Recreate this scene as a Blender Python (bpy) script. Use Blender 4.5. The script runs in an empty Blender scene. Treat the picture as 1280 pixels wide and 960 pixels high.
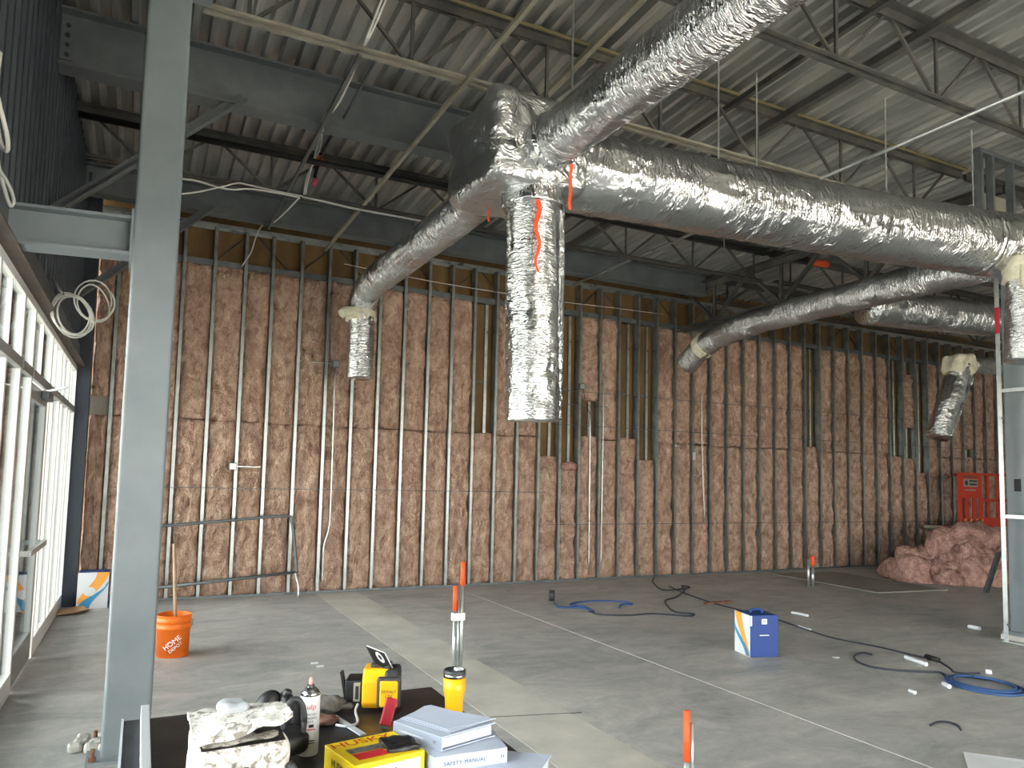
import bpy, math, random
import numpy as np
from mathutils import Vector, Matrix, noise

# ------------------------------------------------------------------ camera, world, sun, exposure
scene = bpy.context.scene
COL = scene.collection
F_PX, CX, CY, H = 920.0, 636.13, 526.57, 1.68
RIGHT = (0.895121494570772, -0.445252275550533, 0.022537104393856883)
UP = (-0.0544538597124407, -0.05901934744379106, 0.9967705321636103)
FWD = (0.4424842224529652, 0.8934579608153823, 0.07707519144195164)
cam_data = bpy.data.cameras.new('camera')
cam = bpy.data.objects.new('camera', cam_data)
COL.objects.link(cam)
cam.matrix_world = Matrix(((RIGHT[0], UP[0], -FWD[0], 0), (RIGHT[1], UP[1], -FWD[1], 0), (RIGHT[2], UP[2], -FWD[2], H), (0, 0, 0, 1)))
cam_data.sensor_width = 36.0
cam_data.lens = F_PX / 1280 * 36
cam_data.shift_x = (640 - CX) / 1280
cam_data.shift_y = (CY - 480) / 1280
cam_data.clip_start = 0.05
cam_data.clip_end = 300
scene.camera = cam

world = bpy.data.worlds.new('sky')
scene.world = world
world.use_nodes = True
wn = world.node_tree.nodes
wl = world.node_tree.links
sky = wn.new('ShaderNodeTexSky')
sky.sky_type = 'HOSEK_WILKIE'
sky.sun_direction = (0.25, -0.55, 0.8)
sky.turbidity = 5
mixw = wn.new('ShaderNodeMixRGB')
mixw.inputs[0].default_value = 0.8
mixw.inputs[2].default_value = (1.0, 0.98, 0.94, 1)
wl.new(sky.outputs[0], mixw.inputs[1])
wl.new(mixw.outputs[0], wn['Background'].inputs[0])
wn['Background'].inputs[1].default_value = 4.2

sun_data = bpy.data.lights.new('sun', 'SUN')
sun_data.energy = 9.0
sun_data.angle = 0.01
sun_data.color = (1.0, 0.93, 0.83)
sun = bpy.data.objects.new('sun', sun_data)
COL.objects.link(sun)
sun.rotation_euler = Vector((0.25, -0.55, 0.8)).to_track_quat('Z', 'Y').to_euler()

scene.view_settings.view_transform = 'Standard'
scene.view_settings.look = 'None'
scene.view_settings.gamma = 1.0
scene.view_settings.use_curve_mapping = False
scene.view_settings.exposure = 2.05

# ------------------------------------------------------------------ pixel -> place
_M = np.array([RIGHT, UP, FWD])
_C = np.array([0, 0, H])


def ray(px, py):
    return _M.T @ np.array([(px - CX) / F_PX, -(py - CY) / F_PX, 1.0])


def onz(px, py, z=0.0):
    d = ray(px, py)
    return Vector(_C + d * (z - H) / d[2])


def ony(px, py, y):
    d = ray(px, py)
    return Vector(_C + d * y / d[1])


def onx(px, py, x):
    d = ray(px, py)
    return Vector(_C + d * x / d[0])


# ------------------------------------------------------------------ materials
def lin(c):
    return tuple(((v / 255) / 12.92 if v / 255 <= 0.04045 else ((v / 255 + 0.055) / 1.055) ** 2.4) for v in c) + (1,)


def mat(name, rgb, rough=0.6, metal=0.0, var=None, vscale=6.0, stretch=None, bump=0.0, bscale=40.0, detail=5.0,
        rvar=0.0, dist=0.02, bstretch=None):
    m = bpy.data.materials.new(name)
    m.use_nodes = True
    n, l = m.node_tree.nodes, m.node_tree.links
    b = n['Principled BSDF']
    b.inputs['Base Color'].default_value = lin(rgb)
    b.inputs['Roughness'].default_value = rough
    b.inputs['Metallic'].default_value = metal
    tc = n.new('ShaderNodeTexCoord')

    def co(st):
        if st is None:
            return tc.outputs['Object']
        mp = n.new('ShaderNodeMapping')
        mp.inputs['Scale'].default_value = st
        l.new(tc.outputs['Object'], mp.inputs[0])
        return mp.outputs[0]
    if var or rvar:
        nz = n.new('ShaderNodeTexNoise')
        nz.inputs['Scale'].default_value = vscale
        nz.inputs['Detail'].default_value = detail
        nz.inputs['Roughness'].default_value = 0.6
        l.new(co(stretch), nz.inputs['Vector'])
        if var:
            r = n.new('ShaderNodeValToRGB')
            cols = [lin(c) for c in var]
            k = len(cols)
            r.color_ramp.elements[0].position = 0.3
            r.color_ramp.elements[0].color = cols[0]
            r.color_ramp.elements[1].position = 0.7
            r.color_ramp.elements[1].color = cols[-1]
            for i in range(1, k - 1):
                e = r.color_ramp.elements.new(0.3 + 0.4 * i / (k - 1))
                e.color = cols[i]
            l.new(nz.outputs[0], r.inputs[0])
            l.new(r.outputs[0], b.inputs['Base Color'])
        if rvar:
            mr = n.new('ShaderNodeMapRange')
            mr.inputs[1].default_value = 0.3
            mr.inputs[2].default_value = 0.7
            mr.inputs[3].default_value = max(0.02, rough - rvar)
            mr.inputs[4].default_value = rough + rvar
            l.new(nz.outputs[0], mr.inputs[0])
            l.new(mr.outputs[0], b.inputs['Roughness'])
    if bump:
        nb = n.new('ShaderNodeTexNoise')
        nb.inputs['Scale'].default_value = bscale
        nb.inputs['Detail'].default_value = 4
        l.new(co(bstretch), nb.inputs['Vector'])
        bp = n.new('ShaderNodeBump')
        bp.inputs['Strength'].default_value = bump
        bp.inputs['Distance'].default_value = dist
        l.new(nb.outputs[0], bp.inputs['Height'])
        l.new(bp.outputs[0], b.inputs['Normal'])
    return m


def glass_mat(name, tint, gloss=0.12):
    m = bpy.data.materials.new(name)
    m.use_nodes = True
    n, l = m.node_tree.nodes, m.node_tree.links
    n.remove(n['Principled BSDF'])
    t = n.new('ShaderNodeBsdfTransparent')
    t.inputs[0].default_value = tint
    g = n.new('ShaderNodeBsdfGlossy')
    g.inputs['Roughness'].default_value = 0.03
    fr = n.new('ShaderNodeFresnel')
    fr.inputs[0].default_value = 1.45
    mx = n.new('ShaderNodeMixShader')
    l.new(fr.outputs[0], mx.inputs[0])
    l.new(t.outputs[0], mx.inputs[1])
    l.new(g.outputs[0], mx.inputs[2])
    l.new(mx.outputs[0], n['Material Output'].inputs[0])
    return m


def concrete_mat():
    m = bpy.data.materials.new('concrete')
    m.use_nodes = True
    n, l = m.node_tree.nodes, m.node_tree.links
    b = n['Principled BSDF']
    tc = n.new('ShaderNodeTexCoord')

    def noisev(scale, det, st=(1, 1, 1), rot=0.0, rough=0.6, distort=0.0):
        mp = n.new('ShaderNodeMapping')
        mp.inputs['Scale'].default_value = st
        mp.inputs['Rotation'].default_value = (0, 0, rot)
        l.new(tc.outputs['Object'], mp.inputs[0])
        z = n.new('ShaderNodeTexNoise')
        z.inputs['Scale'].default_value = scale
        z.inputs['Detail'].default_value = det
        z.inputs['Roughness'].default_value = rough
        z.inputs['Distortion'].default_value = distort
        l.new(mp.outputs[0], z.inputs['Vector'])
        return z.outputs[0]

    def ramp(src, stops):
        r = n.new('ShaderNodeValToRGB')
        r.color_ramp.elements[0].position, r.color_ramp.elements[0].color = stops[0][0], lin(stops[0][1])
        r.color_ramp.elements[1].position, r.color_ramp.elements[1].color = stops[-1][0], lin(stops[-1][1])
        for p, c in stops[1:-1]:
            e = r.color_ramp.elements.new(p)
            e.color = lin(c)
        l.new(src, r.inputs[0])
        return r.outputs[0]

    def mixc(a, bb, fac, mode='MIX'):
        x = n.new('ShaderNodeMixRGB')
        x.blend_type = mode
        if isinstance(fac, float):
            x.inputs[0].default_value = fac
        else:
            l.new(fac, x.inputs[0])
        l.new(a, x.inputs[1])
        l.new(bb, x.inputs[2])
        return x.outputs[0]
    big = ramp(noisev(0.6, 7, (1, 1, 1), 0, 0.68, 0.9), [(0.3, (132, 134, 134)), (0.5, (164, 164, 160)), (0.72, (190, 187, 178))])
    smear = ramp(noisev(1.5, 9, (1.0, 1.7, 1), 0.4, 0.72, 1.1), [(0.3, (108, 112, 114)), (0.5, (164, 164, 160)), (0.7, (206, 203, 193))])
    fine = ramp(noisev(16, 6, (1, 1, 1), 0, 0.75), [(0.25, (150, 150, 150)), (0.5, (188, 188, 188)), (0.75, (214, 214, 214))])
    c1 = mixc(big, smear, 0.5)
    c2 = mixc(c1, fine, 0.35, 'OVERLAY')
    l.new(c2, b.inputs['Base Color'])
    rr = n.new('ShaderNodeMapRange')
    rr.inputs[1].default_value, rr.inputs[2].default_value = 0.3, 0.7
    rr.inputs[3].default_value, rr.inputs[4].default_value = 0.38, 0.62
    l.new(noisev(1.2, 6, (1, 2.5, 1), 0.2), rr.inputs[0])
    l.new(rr.outputs[0], b.inputs['Roughness'])
    bp = n.new('ShaderNodeBump')
    bp.inputs['Strength'].default_value = 0.15
    bp.inputs['Distance'].default_value = 0.01
    l.new(noisev(22, 6), bp.inputs['Height'])
    l.new(bp.outputs[0], b.inputs['Normal'])
    return m


def insulation_mat(name, cols):
    m = bpy.data.materials.new(name)
    m.use_nodes = True
    n, l = m.node_tree.nodes, m.node_tree.links
    b = n['Principled BSDF']
    b.inputs['Roughness'].default_value = 0.95
    b.inputs['Specular IOR Level'].default_value = 0.1
    tc = n.new('ShaderNodeTexCoord')
    oi = n.new('ShaderNodeObjectInfo')
    off = n.new('ShaderNodeVectorMath')
    off.operation = 'MULTIPLY_ADD'
    off.inputs[1].default_value = (1, 1, 0.75)
    l.new(tc.outputs['Object'], off.inputs[0])
    sc = n.new('ShaderNodeVectorMath')
    sc.operation = 'SCALE'
    sc.inputs['Scale'].default_value = 37.0
    cmb = n.new('ShaderNodeCombineXYZ')
    for i in range(3):
        l.new(oi.outputs['Random'], cmb.inputs[i])
    l.new(cmb.outputs[0], sc.inputs[0])
    l.new(sc.outputs[0], off.inputs[2])
    z = n.new('ShaderNodeTexNoise')
    z.inputs['Scale'].default_value = 8
    z.inputs['Detail'].default_value = 8
    z.inputs['Roughness'].default_value = 0.72
    z.inputs['Distortion'].default_value = 0.7
    l.new(off.outputs[0], z.inputs['Vector'])
    r = n.new('ShaderNodeValToRGB')
    r.color_ramp.elements[0].position, r.color_ramp.elements[0].color = 0.28, lin(cols[0])
    r.color_ramp.elements[1].position, r.color_ramp.elements[1].color = 0.75, lin(cols[2])
    e = r.color_ramp.elements.new(0.5)
    e.color = lin(cols[1])
    l.new(z.outputs[0], r.inputs[0])
    l.new(r.outputs[0], b.inputs['Base Color'])
    z2 = n.new('ShaderNodeTexNoise')
    z2.inputs['Scale'].default_value = 26
    z2.inputs['Detail'].default_value = 6
    z2.inputs['Distortion'].default_value = 1.2
    l.new(off.outputs[0], z2.inputs['Vector'])
    bp = n.new('ShaderNodeBump')
    bp.inputs['Strength'].default_value = 1.0
    bp.inputs['Distance'].default_value = 0.05
    l.new(z2.outputs[0], bp.inputs['Height'])
    l.new(bp.outputs[0], b.inputs['Normal'])
    return m


def foil_mat(name, stretch=(1, 1, 1), scale=14, strength=0.7, rgb=(205, 207, 208), rough=0.2, patchy=0.5):
    m = bpy.data.materials.new(name)
    m.use_nodes = True
    n, l = m.node_tree.nodes, m.node_tree.links
    b = n['Principled BSDF']
    b.inputs['Base Color'].default_value = lin(rgb)
    b.inputs['Metallic'].default_value = 1.0
    b.inputs['Roughness'].default_value = rough
    tc = n.new('ShaderNodeTexCoord')
    mp = n.new('ShaderNodeMapping')
    mp.inputs['Scale'].default_value = stretch
    l.new(tc.outputs['Object'], mp.inputs[0])

    def math_(op, a, b_):
        x = n.new('ShaderNodeMath')
        x.operation = op
        for i, v in enumerate((a, b_)):
            if isinstance(v, (int, float)):
                x.inputs[i].default_value = v
            else:
                l.new(v, x.inputs[i])
        return x.outputs[0]

    def nz(sc, dist, src):
        z = n.new('ShaderNodeTexNoise')
        z.inputs['Scale'].default_value = sc
        z.inputs['Detail'].default_value = 3
        z.inputs['Distortion'].default_value = dist
        l.new(src, z.inputs['Vector'])
        return z.outputs[0]
    crease = math_('ABSOLUTE', math_('SUBTRACT', nz(scale, 1.4, mp.outputs[0]), 0.5), 0)
    fine = nz(scale * 2.4, 1.0, mp.outputs[0])
    mask = nz(2.6, 0.3, tc.outputs['Object'])
    mr = n.new('ShaderNodeMapRange')
    mr.inputs[1].default_value, mr.inputs[2].default_value = 0.5 - patchy * 0.25, 0.62
    mr.inputs[3].default_value, mr.inputs[4].default_value = 0.12, 1.0
    l.new(mask, mr.inputs[0])
    hgt = math_('MULTIPLY', math_('ADD', crease, math_('MULTIPLY', fine, 0.22)), mr.outputs[0])
    bp = n.new('ShaderNodeBump')
    bp.inputs['Strength'].default_value = strength
    bp.inputs['Distance'].default_value = 0.08
    l.new(hgt, bp.inputs['Height'])
    l.new(bp.outputs[0], b.inputs['Normal'])
    return m


def camo_mat():
    m = bpy.data.materials.new('camouflage_fabric')
    m.use_nodes = True
    n, l = m.node_tree.nodes, m.node_tree.links
    b = n['Principled BSDF']
    b.inputs['Roughness'].default_value = 0.85
    tc = n.new('ShaderNodeTexCoord')
    z = n.new('ShaderNodeTexNoise')
    z.inputs['Scale'].default_value = 30
    z.inputs['Detail'].default_value = 5
    z.inputs['Distortion'].default_value = 1.6
    l.new(tc.outputs['Object'], z.inputs['Vector'])
    r = n.new('ShaderNodeValToRGB')
    r.color_ramp.interpolation = 'CONSTANT'
    st = [(0, (138, 132, 124)), (0.38, (184, 179, 170)), (0.45, (222, 218, 210)), (0.56, (196, 192, 186)), (0.61, (236, 234, 228))]
    r.color_ramp.elements[0].color = lin(st[0][1])
    r.color_ramp.elements[1].position = st[-1][0]
    r.color_ramp.elements[1].color = lin(st[-1][1])
    for p, c in st[1:-1]:
        e = r.color_ramp.elements.new(p)
        e.color = lin(c)
    l.new(z.outputs[0], r.inputs[0])
    l.new(r.outputs[0], b.inputs['Base Color'])
    return m


MT = {}
MT['concrete'] = concrete_mat()
MT['patch'] = mat('patched_concrete', (182, 178, 168), 0.6, var=[(170, 168, 160), (186, 183, 174), (200, 196, 185)], vscale=2.2, bump=0.15, bscale=25, dist=0.01)
MT['chalk'] = mat('chalk_line', (188, 188, 184), 0.8)
MT['crack'] = mat('joint_filler', (78, 78, 76), 0.8)
MT['grey_paint'] = mat('grey_primer_paint', (116, 124, 128), 0.45, var=[(108, 117, 122), (118, 126, 130), (128, 135, 138)], vscale=2.0, rvar=0.08)
MT['beam_grey'] = mat('beam_grey_primer', (92, 98, 100), 0.6, var=[(82, 88, 91), (92, 98, 100), (104, 109, 110)], vscale=3.0)
MT['joist_grey'] = mat('joist_dark_primer', (66, 67, 65), 0.6, var=[(54, 54, 53), (70, 70, 67), (92, 88, 76)], vscale=4.0)
MT['pale_steel'] = mat('pale_bridging_steel', (150, 146, 130), 0.5, var=[(132, 127, 108), (158, 154, 140)], vscale=5)
MT['chord_pale'] = mat('worn_grey_primer', (140, 137, 122), 0.5, var=[(116, 114, 104), (154, 150, 134)], vscale=5)
MT['chord_tan'] = mat('worn_tan_primer', (150, 136, 96), 0.6, var=[(124, 112, 78), (160, 146, 106)], vscale=5)
MT['deck'] = mat('galvanised_deck', (168, 170, 166), 0.36, 0.6, var=[(150, 153, 151), (180, 181, 176), (206, 205, 196)], vscale=1.5, stretch=(3, 0.5, 1), rvar=0.08)
MT['galv'] = mat('galvanised_steel', (186, 190, 188), 0.34, 0.85, var=[(160, 166, 166), (188, 192, 190), (206, 208, 204)], vscale=7, rvar=0.08)
MT['stud_galv'] = mat('stud_galvanised', (150, 155, 152), 0.34, 0.85, var=[(128, 134, 133), (152, 157, 154), (172, 175, 170)], vscale=6, rvar=0.08)
MT['dark_galv'] = mat('dull_steel', (104, 110, 112), 0.5, 0.5, var=[(92, 98, 100), (116, 121, 122)], vscale=6)
MT['cladding'] = mat('dark_wall_cladding', (56, 63, 70), 0.55, 0.2, var=[(48, 54, 61), (62, 69, 76)], vscale=3)
MT['dark_steel'] = mat('dark_blue_steel', (46, 52, 60), 0.5, 0.3)
MT['sheathing'] = mat('brown_wall_board', (112, 86, 52), 0.85, var=[(92, 70, 42), (116, 90, 54), (134, 106, 66)], vscale=2.5, stretch=(1, 1, 0.4))
MT['insul'] = insulation_mat('pink_insulation', [(126, 94, 78), (190, 158, 137), (230, 204, 182)])
MT['insul_pile'] = insulation_mat('loose_pink_insulation', [(118, 84, 74), (180, 140, 128), (218, 184, 172)])
MT['foil'] = foil_mat('foil_wrap', (1.8, 0.7, 0.7), 7, 0.8)
MT['foil_box'] = foil_mat('foil_wrap_box', (1, 1, 1), 7, 0.7, rough=0.3)
MT['foil_y'] = foil_mat('foil_wrap_lengthwise', (0.6, 2.2, 0.6), 11, 0.9, patchy=0.8)
MT['foil_z'] = foil_mat('foil_flexible', (0.8, 0.8, 3.0), 9, 0.55, (222, 224, 224), 0.17, 0.7)
MT['mastic'] = mat('cream_mastic', (214, 208, 184), 0.8, bump=0.6, bscale=30, var=[(196, 190, 164), (220, 215, 196)], vscale=12)
MT['white_frame'] = mat('white_aluminium', (228, 227, 222), 0.4)
MT['grey_frame'] = mat('grey_aluminium', (150, 152, 150), 0.4, 0.3)
MT['glass'] = glass_mat('window_glass', (0.90, 0.94, 0.95, 1))
MT['dimming_glass'] = glass_mat('light_dimming_glass', (0.26, 0.27, 0.27, 1))  # dark tint added to dim daylight through the unseen right-hand openings
MT['black_plastic'] = mat('black_plastic', (24, 24, 26), 0.45)
MT['dark_plastic'] = mat('charcoal_plastic', (52, 54, 56), 0.5)
MT['table_black'] = mat('black_table_board', (30, 31, 34), 0.36, var=[(22, 23, 25), (38, 39, 42)], vscale=5, rvar=0.1)
MT['orange'] = mat('orange_plastic', (232, 112, 26), 0.45)
MT['orange_paint'] = mat('orange_marking_paint', (236, 84, 36), 0.6)
MT['red_lift'] = mat('red_orange_enamel', (186, 50, 22), 0.6)
MT['red'] = mat('red_plastic', (176, 34, 52), 0.5)
MT['wood'] = mat('pale_wood', (176, 146, 116), 0.7, var=[(150, 120, 92), (184, 154, 124)], vscale=9, stretch=(4, 4, 0.6))
MT['cardboard'] = mat('cardboard', (176, 140, 98), 0.85, var=[(158, 124, 84), (184, 148, 106)], vscale=6)
MT['board'] = mat('gypsum_board', (134, 130, 118), 0.85, var=[(122, 119, 109), (138, 134, 122)], vscale=2)
MT['white'] = mat('white_plastic', (212, 214, 217), 0.45)
MT['paper'] = mat('white_paper', (188, 197, 214), 0.45)
MT['pages'] = mat('paper_pages', (206, 212, 220), 0.8, var=[(176, 184, 194), (220, 226, 232)], vscale=60, stretch=(0.05, 0.05, 4))
MT['blue'] = mat('blue_card', (8, 54, 124), 0.5)
MT['sky_blue'] = mat('light_blue_print', (48, 142, 190), 0.5)
MT['orange_print'] = mat('orange_print', (238, 164, 66), 0.5)
MT['yellow'] = mat('yellow_plastic', (246, 178, 18), 0.4)
MT['yellow_box'] = mat('yellow_card', (248, 214, 20), 0.45)
MT['steel_rim'] = mat('stainless_steel', (190, 192, 194), 0.2, 1.0)
MT['camo'] = camo_mat()
MT['cord_blue'] = mat('blue_cord', (40, 74, 122), 0.5)
MT['cord_dark'] = mat('dark_cord', (42, 46, 56), 0.6)
MT['wire_white'] = mat('white_cable_sheath', (214, 214, 208), 0.5)
MT['black_text'] = mat('black_ink', (30, 30, 34), 0.6)
MT['grey_text'] = mat('grey_ink', (62, 68, 80), 0.6)
MT['red_text'] = mat('red_ink', (206, 40, 50), 0.6)
MT['white_text'] = mat('white_ink', (240, 236, 228), 0.6)
MT['blue_film'] = mat('blue_print_film', (74, 120, 190), 0.4, var=[(60, 104, 180), (196, 204, 214), (200, 208, 216)], vscale=22)
MT['alu'] = mat('brushed_aluminium', (206, 210, 214), 0.4, 0.15)
MT['grey_cloth'] = mat('dusty_grey_cloth', (96, 92, 86), 0.9, var=[(60, 58, 56), (104, 100, 94), (130, 124, 116)], vscale=16, bump=0.5, bscale=60)
MT['rust_cloth'] = mat('brown_leather', (120, 84, 72), 0.85, var=[(86, 58, 50), (142, 106, 92)], vscale=18)
MT['asphalt'] = mat('outside_paving', (172, 168, 160), 0.9, var=[(160, 157, 150), (182, 178, 170)], vscale=1.0)
MT['nozzle_pink'] = mat('pale_red_nozzle', (222, 150, 146), 0.5)
MT['pad_grey'] = mat('clear_grey_vinyl', (176, 180, 184), 0.35)
MT['pink_tape'] = mat('pink_marking_tape', (226, 90, 120), 0.6)
MT['outer_wall'] = mat('light_masonry', (170, 166, 158), 0.9)
MT['lintel_brown'] = mat('brown_grey_primer', (86, 76, 68), 0.7, var=[(74, 66, 60), (104, 88, 74)], vscale=5)
MT['rust'] = mat('rusty_steel', (112, 72, 50), 0.8, var=[(84, 54, 40), (134, 92, 66)], vscale=18)


# ------------------------------------------------------------------ mesh building
class MB:
    def __init__(self):
        self.v, self.f = [], []

    def add(self, vs, fs):
        o = len(self.v)
        self.v += [tuple(x) for x in vs]
        self.f += [tuple(i + o for i in f) for f in fs]
        return self

    def box(self, a, b):
        x0, y0, z0 = a
        x1, y1, z1 = b
        return self.add([(x0, y0, z0), (x1, y0, z0), (x1, y1, z0), (x0, y1, z0), (x0, y0, z1), (x1, y0, z1), (x1, y1, z1), (x0, y1, z1)],
                        [(0, 3, 2, 1), (4, 5, 6, 7), (0, 1, 5, 4), (1, 2, 6, 5), (2, 3, 7, 6), (3, 0, 4, 7)])

    def prism(self, prof, p0, p1, u, w):
        """closed outline prof [(a,b)] in directions u, w swept from p0 to p1"""
        p0, p1, u, w = Vector(p0), Vector(p1), Vector(u), Vector(w)
        n = len(prof)
        vs = [p0 + u * a + w * b for a, b in prof] + [p1 + u * a + w * b for a, b in prof]
        fs = [(i, (i + 1) % n, n + (i + 1) % n, n + i) for i in range(n)]
        fs += [tuple(range(n - 1, -1, -1)), tuple(range(n, 2 * n))]
        return self.add(vs, fs)

    def bar(self, p0, p1, w, h=None, up=(0, 0, 1)):
        p0, p1 = Vector(p0), Vector(p1)
        h = h or w
        d = (p1 - p0).normalized()
        s = d.cross(Vector(up))
        if s.length < 1e-4:
            s = d.cross(Vector((1, 0, 0)))
        s.normalize()
        t = s.cross(d)
        return self.prism([(-w / 2, -h / 2), (w / 2, -h / 2), (w / 2, h / 2), (-w / 2, h / 2)], p0, p1, s, t)

    def angle(self, p0, p1, a, t, u, w):
        return self.prism([(0, 0), (a, 0), (a, t), (t, t), (t, a), (0, a)], p0, p1, u, w)

    def tube(self, path, r, n=10, closed_ends=True, disp=None):
        P = [Vector(p) for p in path]
        m = len(P)
        rr = r if isinstance(r, (list, tuple)) else [r] * m
        T = []
        for i in range(m):
            T.append(((P[min(i + 1, m - 1)] - P[max(i - 1, 0)]).normalized()))
        up = Vector((0, 0, 1))
        if abs(T[0].dot(up)) > 0.9:
            up = Vector((1, 0, 0))
        s = T[0].cross(up).normalized()
        vs, acc = [], 0.0
        for i in range(m):
            s = (s - T[i] * s.dot(T[i])).normalized()
            t = T[i].cross(s)
            if i:
                acc += (P[i] - P[i - 1]).length
            for k in range(n):
                a = 2 * math.pi * k / n
                d = s * math.cos(a) + t * math.sin(a)
                q = rr[i]
                if disp:
                    q += disp(acc, a, P[i] + d * q)
                vs.append(P[i] + d * q)
        fs = [(i * n + k, i * n + (k + 1) % n, (i + 1) * n + (k + 1) % n, (i + 1) * n + k) for i in range(m - 1) for k in range(n)]
        if closed_ends:
            fs += [tuple(range(n - 1, -1, -1)), tuple(range((m - 1) * n, m * n))]
        return self.add(vs, fs)

    def lathe(self, prof, c=(0, 0, 0), n=28):
        c = Vector(c)
        m = len(prof)
        vs = [c + Vector((r * math.cos(2 * math.pi * k / n), r * math.sin(2 * math.pi * k / n), z)) for r, z in prof for k in range(n)]
        fs = [(i * n + k, i * n + (k + 1) % n, (i + 1) * n + (k + 1) % n, (i + 1) * n + k) for i in range(m - 1) for k in range(n)]
        fs += [tuple(range(n - 1, -1, -1)), tuple(range((m - 1) * n, m * n))]
        return self.add(vs, fs)

    def xform(self, mtx):
        self.v = [tuple(mtx @ Vector(p)) for p in self.v]
        return self

    def mesh(self, name, m, smooth=False):
        me = bpy.data.meshes.new(name)
        me.from_pydata(self.v, [], self.f)
        me.materials.append(MT[m] if isinstance(m, str) else m)
        me.validate()
        me.update()
        if smooth:
            me.polygons.foreach_set('use_smooth', [True] * len(me.polygons))
        return me

    def build(self, name, m, parent=None, smooth=False, bevel=0.0, origin=None):
        """vertices are in world space (or the parent's space when the parent is not at the origin: see local)"""
        o = bpy.data.objects.new(name, None)
        if parent is not None:
            o_loc = WL.get(parent.name, Vector((0, 0, 0)))
            self.v = [(p[0] - o_loc.x, p[1] - o_loc.y, p[2] - o_loc.z) for p in self.v]
        elif origin is not None:
            self.v = [(p[0] - origin[0], p[1] - origin[1], p[2] - origin[2]) for p in self.v]
        bpy.data.objects.remove(o)
        o = bpy.data.objects.new(name, self.mesh(name, m, smooth))
        COL.objects.link(o)
        if parent is not None:
            o.parent = parent
            WL[o.name] = WL.get(parent.name, Vector((0, 0, 0)))
        elif origin is not None:
            o.location = origin
            WL[o.name] = Vector(origin)
        if bevel:
            b = o.modifiers.new('bevel', 'BEVEL')
            b.width = bevel
            b.segments = 2
            b.limit_method = 'ANGLE'
            b.angle_limit = 0.6
        return o


WL = {}


def tag(o, label, cat, group=None, kind=None):
    o['label'] = label
    o['category'] = cat
    if group:
        o['group'] = group
    if kind:
        o['kind'] = kind
    return o


def struct(o, label=None, cat=None):
    o['kind'] = 'structure'
    if label:
        o['label'] = label
    if cat:
        o['category'] = cat
    return o


def thing(name, label, cat, loc, group=None):
    o = bpy.data.objects.new(name, None)
    COL.objects.link(o)
    o.location = loc
    o.empty_display_size = 0.1
    WL[o.name] = Vector(loc)
    return tag(o, label, cat, group)


def link_copy(mesh, name, parent, loc, rot=(0, 0, 0), scale=None):
    o = bpy.data.objects.new(name, mesh)
    COL.objects.link(o)
    o.parent = parent
    pl = WL.get(parent.name, Vector((0, 0, 0))) if parent else Vector((0, 0, 0))
    o.location = Vector(loc) - pl
    o.rotation_euler = rot
    if scale:
        o.scale = scale
    return o


def text_verts(s, size=1.0, extrude=0.0, align='CENTER', spacing=1.0):
    cu = bpy.data.curves.new('lettering', 'FONT')
    cu.body = s
    cu.size = size
    cu.extrude = extrude
    cu.align_x = align
    cu.align_y = 'CENTER'
    cu.space_character = spacing
    cu.resolution_u = 3
    o = bpy.data.objects.new('lettering', cu)
    COL.objects.link(o)
    dg = bpy.context.evaluated_depsgraph_get()
    me = bpy.data.meshes.new_from_object(o.evaluated_get(dg))
    v = [Vector(p.co) for p in me.vertices]
    f = [tuple(p.vertices) for p in me.polygons]
    bpy.data.objects.remove(o)
    bpy.data.curves.remove(cu)
    bpy.data.meshes.remove(me)
    return v, f


def text_on(s, size, m, parent, origin, right, up, name='lettering', spacing=1.0, lift=0.0012, align='CENTER', wx=1.0):
    """flat print: letters in the plane of right / up"""
    v, f = text_verts(s, size, spacing=spacing, align=align)
    r, u = Vector(right).normalized(), Vector(up).normalized()
    nrm = r.cross(u)
    mb = MB().add([Vector(origin) + r * p.x * wx + u * p.y + nrm * lift for p in v], f)
    return mb.build(name, m, parent)


def text_round(s, size, m, parent, c, rad, ang, z, rot=0.0, name='lettering', wx=1.0, taper=0.0, lift=0.0015):
    """print wrapped round an upright cylinder"""
    v, f = text_verts(s, size)
    cr, sr = math.cos(rot), math.sin(rot)
    vs = []
    for p in v:
        x, y = p.x * wx, p.y
        x, y = x * cr - y * sr, x * sr + y * cr
        R = rad + taper * y + lift
        a = ang + x / rad
        vs.append((c[0] + R * math.cos(a), c[1] + R * math.sin(a), z + y))
    return MB().add(vs, f).build(name, m, parent)


def curve_pts(pts, n=8):
    """Catmull-Rom through the points"""
    P = [Vector(p) for p in pts]
    Q = [P[0] * 2 - P[1]] + P + [P[-1] * 2 - P[-2]]
    out = []
    for i in range(1, len(Q) - 2):
        for k in range(n):
            t = k / n
            a, b, c, d = Q[i - 1], Q[i], Q[i + 1], Q[i + 2]
            out.append(0.5 * (2 * b + (c - a) * t + (2 * a - 5 * b + 4 * c - d) * t * t + (3 * b - a - 3 * c + d) * t ** 3))
    out.append(P[-1])
    return out


def cable(name, label, cat, pts, r, m, n=6, group=None, steps=8):
    o = MB().tube(curve_pts(pts, steps), r, n).build(name, m, smooth=True)
    return tag(o, label, cat, group)


rng = random.Random(7)
XL = -0.79          # inner face of the glazed wall
YS = 10.66          # front face of the studs
XR = 23.0
YF = -4.5


def deck_z(y):
    return 5.30 + (10.8 - y) * 0.04


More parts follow.
